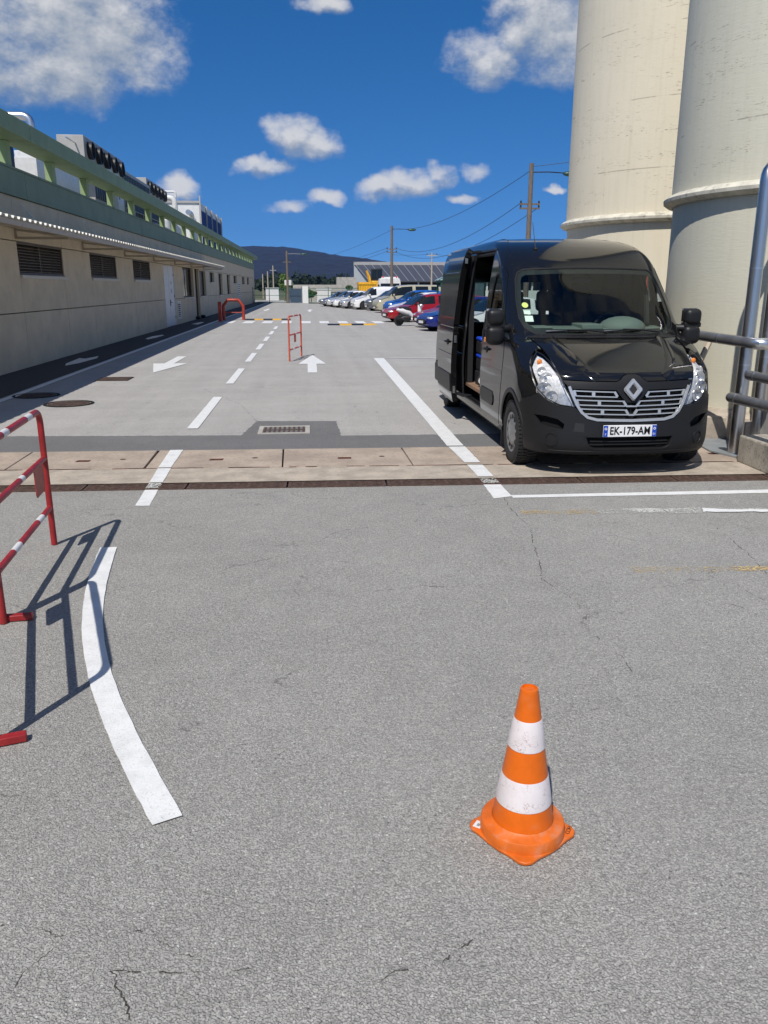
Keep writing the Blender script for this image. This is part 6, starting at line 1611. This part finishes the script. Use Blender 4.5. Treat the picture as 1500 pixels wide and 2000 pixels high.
    for fx in(.19,.80) if kind!='mpv' else(.19,.80):
        for sg in(-1,1):
            w=thing('wheel',(fx*L,sg*(hw-.10),rw),None,None,parent=t)
            MB().lathe([(rw*.62,-.11),(rw*.97,-.105),(rw,-.06),(rw,.06),(rw*.97,.105),(rw*.62,.11)],24,(0,0,0),'y').build('tyre',M['tyre'],w,smooth=True)
            mb=MB(); mb.lathe([(rw*.62,sg*.112),(rw*.56,sg*.095),(rw*.15,sg*.10),(.001,sg*.115)],24,(0,0,0),'y',cap=False); rm=mb.build('rim',M['rim'],w,smooth=True)
            mb=MB()
            for a in range(5):
                Mx=Euler((0,R(72*a),0)).to_matrix().to_4x4(); y0,y1=sorted((sg*.10,sg*.116)); mb.box(-.05*rw/.3,.05*rw/.3,y0,y1,rw*.22,rw*.52,Mx)
            mb.build('rim_gap',M['black_p'],rm)
            mb=MB(); y0,y1=sorted((sg*(.10-.19),sg*(.10+.003))); mb.lathe([(rw*1.17,y0),(rw*1.17,y1)],28,(fx*L,sg*(hw-.10),rw+.01),'y'); mb.build('wheel_arch',M['black_hole'],t)
    bz=lambda f:float(np.interp(f,fr,Bz))
    for sg in(-1,1):
        hz=bz(.05)-.06; mb=MB(); mb.ball((.085*L*.6+.03,sg*hw*.70,hz-.02),.24,.24*.85,.085,12,8); mb.build('headlight',M['bulb'],t,smooth=True)
        mb=MB(); mb.ball((L*(wsa+.06),sg*(hw+.08),bz(.4)+.08),.07,.12,.09,10,6); mb.build('wing_mirror',pm if not dark else M['black_p'],t,smooth=True)
        mb=MB(); mb.ball((L-.10,sg*hw*.78,bz(.9)-.12),.12,.14,.14,8,6); mb.build('tail_light',M['red_l'],t,smooth=True)
    zb=.40*s
    mb=MB(); mb.box(-.012,.10,-hw*.48,hw*.48,zb-.06*s,zb+.10*s); mb.build('grille',M['black_p'],t,bevel=.01)
    mb=MB(); mb.box(-.02,.08,-hw*.38,hw*.38,.235,.31); mb.build('lower_grille',M['black_p'],t,bevel=.01)
    mb=MB(); mb.box(-.030,-.013,-.26,.26,zb-.075,zb+.035); mb.build('number_plate',M['plate_w'],t)
    for f in pill[:1]:
        mb=MB()
        for sg in(-1,1): mb.box(f*L-.004,f*L+.004,sg*hw-.004,sg*hw+.003,.32,bz(f)-.08)
        mb.build('door_gap',M['ink'],t)
    return t
ROW=[ # px-derived x, y, rot, colour
 ('parked_car',.90,81.5,8,(.16,.17,.19),4.2,1.75,1.45,'hatch','small dark grey car at the far end of the row, mostly hidden'),
 ('parked_car',1.48,78.6,9,(.50,.51,.53),4.3,1.76,1.50,'hatch','pale silver car second from the far end of the row'),
 ('parked_car',2.0,75.6,9,(.80,.80,.80),4.0,1.74,1.48,'hatch','white hatchback between the pale silver car and a silver hatchback'),
 ('parked_car',2.68,72.4,9,(.42,.43,.45),4.0,1.74,1.46,'hatch','silver hatchback parked before the small white van'),
 ('small_van',3.50,69.0,10,(.82,.82,.82),4.3,1.80,1.86,'kangoo','small white van with grey bumper in the row'),
 ('parked_car',4.42,65.4,10,(.10,.105,.115),4.3,1.8,1.62,'suv','dark grey car squeezed between the white and the beige van'),
 ('beige_van',4.72,60.6,10,(.43,.40,.29),5.2,1.95,1.98,'mpv','beige passenger van with long side windows'),
 ('parked_car',5.05,55.5,10,(.012,.10,.42),4.5,1.82,1.62,'suv','bright blue car behind the white hatchback'),
 ('parked_car',5.10,52.2,10,(.78,.79,.80),4.2,1.78,1.50,'hatch','white car between the two blue cars'),
 ('parked_car',5.15,49.3,10,(.01,.05,.28),4.3,1.78,1.48,'hatch','blue car just behind the large red car'),
 ('parked_car',4.02,44.6,11,(.30,.004,.008),4.5,1.80,1.46,'hatch','glossy dark red hatchback with full side in view behind the scooter'),
 ('parked_car',4.98,38.3,12,(.26,.004,.009),4.2,1.76,1.45,'hatch','red car mostly hidden behind the dark blue car'),
 ('parked_car',4.78,35.3,12,(.01,.018,.16),4.6,1.82,1.42,'sedan','dark blue saloon nearest the van, cut off by it'),
 ('parked_car',5.27,32.0,12,(.80,.80,.80),4.3,1.8,1.48,'hatch','white car right behind the black van, only its nose in view'),
]
for r in ROW:
    car(r[0],r[1],r[2],r[3],r[4],r[5],r[6],r[7],r[8],r[9],cat='van' if 'van' in r[0] else 'car',grp='vehicles parked in the row')
# scooter
sc=thing('motor_scooter',(4.3,39.9,0),'white and black motor scooter parked between the two red cars','scooter',rotz=R(14))
for x in(0,1.28):
    MB().lathe([(.18,-.05),(.24,-.055),(.255,0),(.24,.055),(.18,.05)],24,(x,0,.255),'y').build('tyre',M['tyre'],sc,smooth=True)
    MB().lathe([(.17,-.03),(.17,.03)],20,(x,0,.255),'y').build('rim',M['rim'],sc)
mb=MB(); mb.tube([(0,-.06,.26),(.22,-.10,.40),(.55,-.12,.38)],[.08,.10,.10],10); mb.build('engine',M['black_p'],sc,smooth=True)
mb=MB(); mb.tube([(-.12,.0,.78),(.15,0,.74),(.5,0,.62),(.72,0,.40)],[.05,.14,.15,.10],10); mb.build('tail_panel',M['plate_w'],sc,smooth=True)
mb=MB(); mb.tube([(.0,0,.84),(.35,0,.80),(.62,0,.74)],[.07,.13,.10],10); mb.build('saddle',M['black_p'],sc,smooth=True)
mb=MB(); mb.tube([(.6,0,.32),(1.0,0,.30),(1.12,0,.6),(1.06,0,1.0)],[.10,.12,.13,.08],10); mb.build('leg_shield',M['plate_w'],sc,smooth=True)
mb=MB(); mb.tube([(1.28,.0,.26),(1.16,0,.6),(1.02,0,1.05)],.03,8); mb.build('fork',M['black_p'],sc,smooth=True)
mb=MB(); mb.tube([(1.0,-.32,1.06),(1.02,0,1.02),(1.0,.32,1.06)],.02,8)
for q in(-.3,.3): mb.ball((1.0,q*1.1,1.22),.02,.06,.04)
mb.build('handlebar',M['black_p'],sc,smooth=True)
mb=MB(); mb.ball((1.16,0,.95),.10,.09,.09); mb.build('headlight',M['bulb'],sc,smooth=True)
mb=MB(); mb.tube([(.5,-.16,.28),(.1,-.17,.33),(-.22,-.17,.38)],[.04,.06,.06],8); mb.build('exhaust',M['black_p'],sc,smooth=True)
# ================================================ AIR
mb=MB(); mb.box(-2100,2600,-40,2750,-1.2,190); hz=bpy.data.materials.new('haze air'); hz.use_nodes=True; t=NT(hz.node_tree); o=t.n('ShaderNodeOutputMaterial'); v=t.n('ShaderNodeVolumePrincipled'); v.inputs['Color'].default_value=(.20,.40,1,1); v.inputs['Density'].default_value=.00008; v.inputs['Anisotropy'].default_value=.0; t.l(v.outputs[0],o.inputs['Volume'])
mb.build('haze',hz,None,kind='stuff')
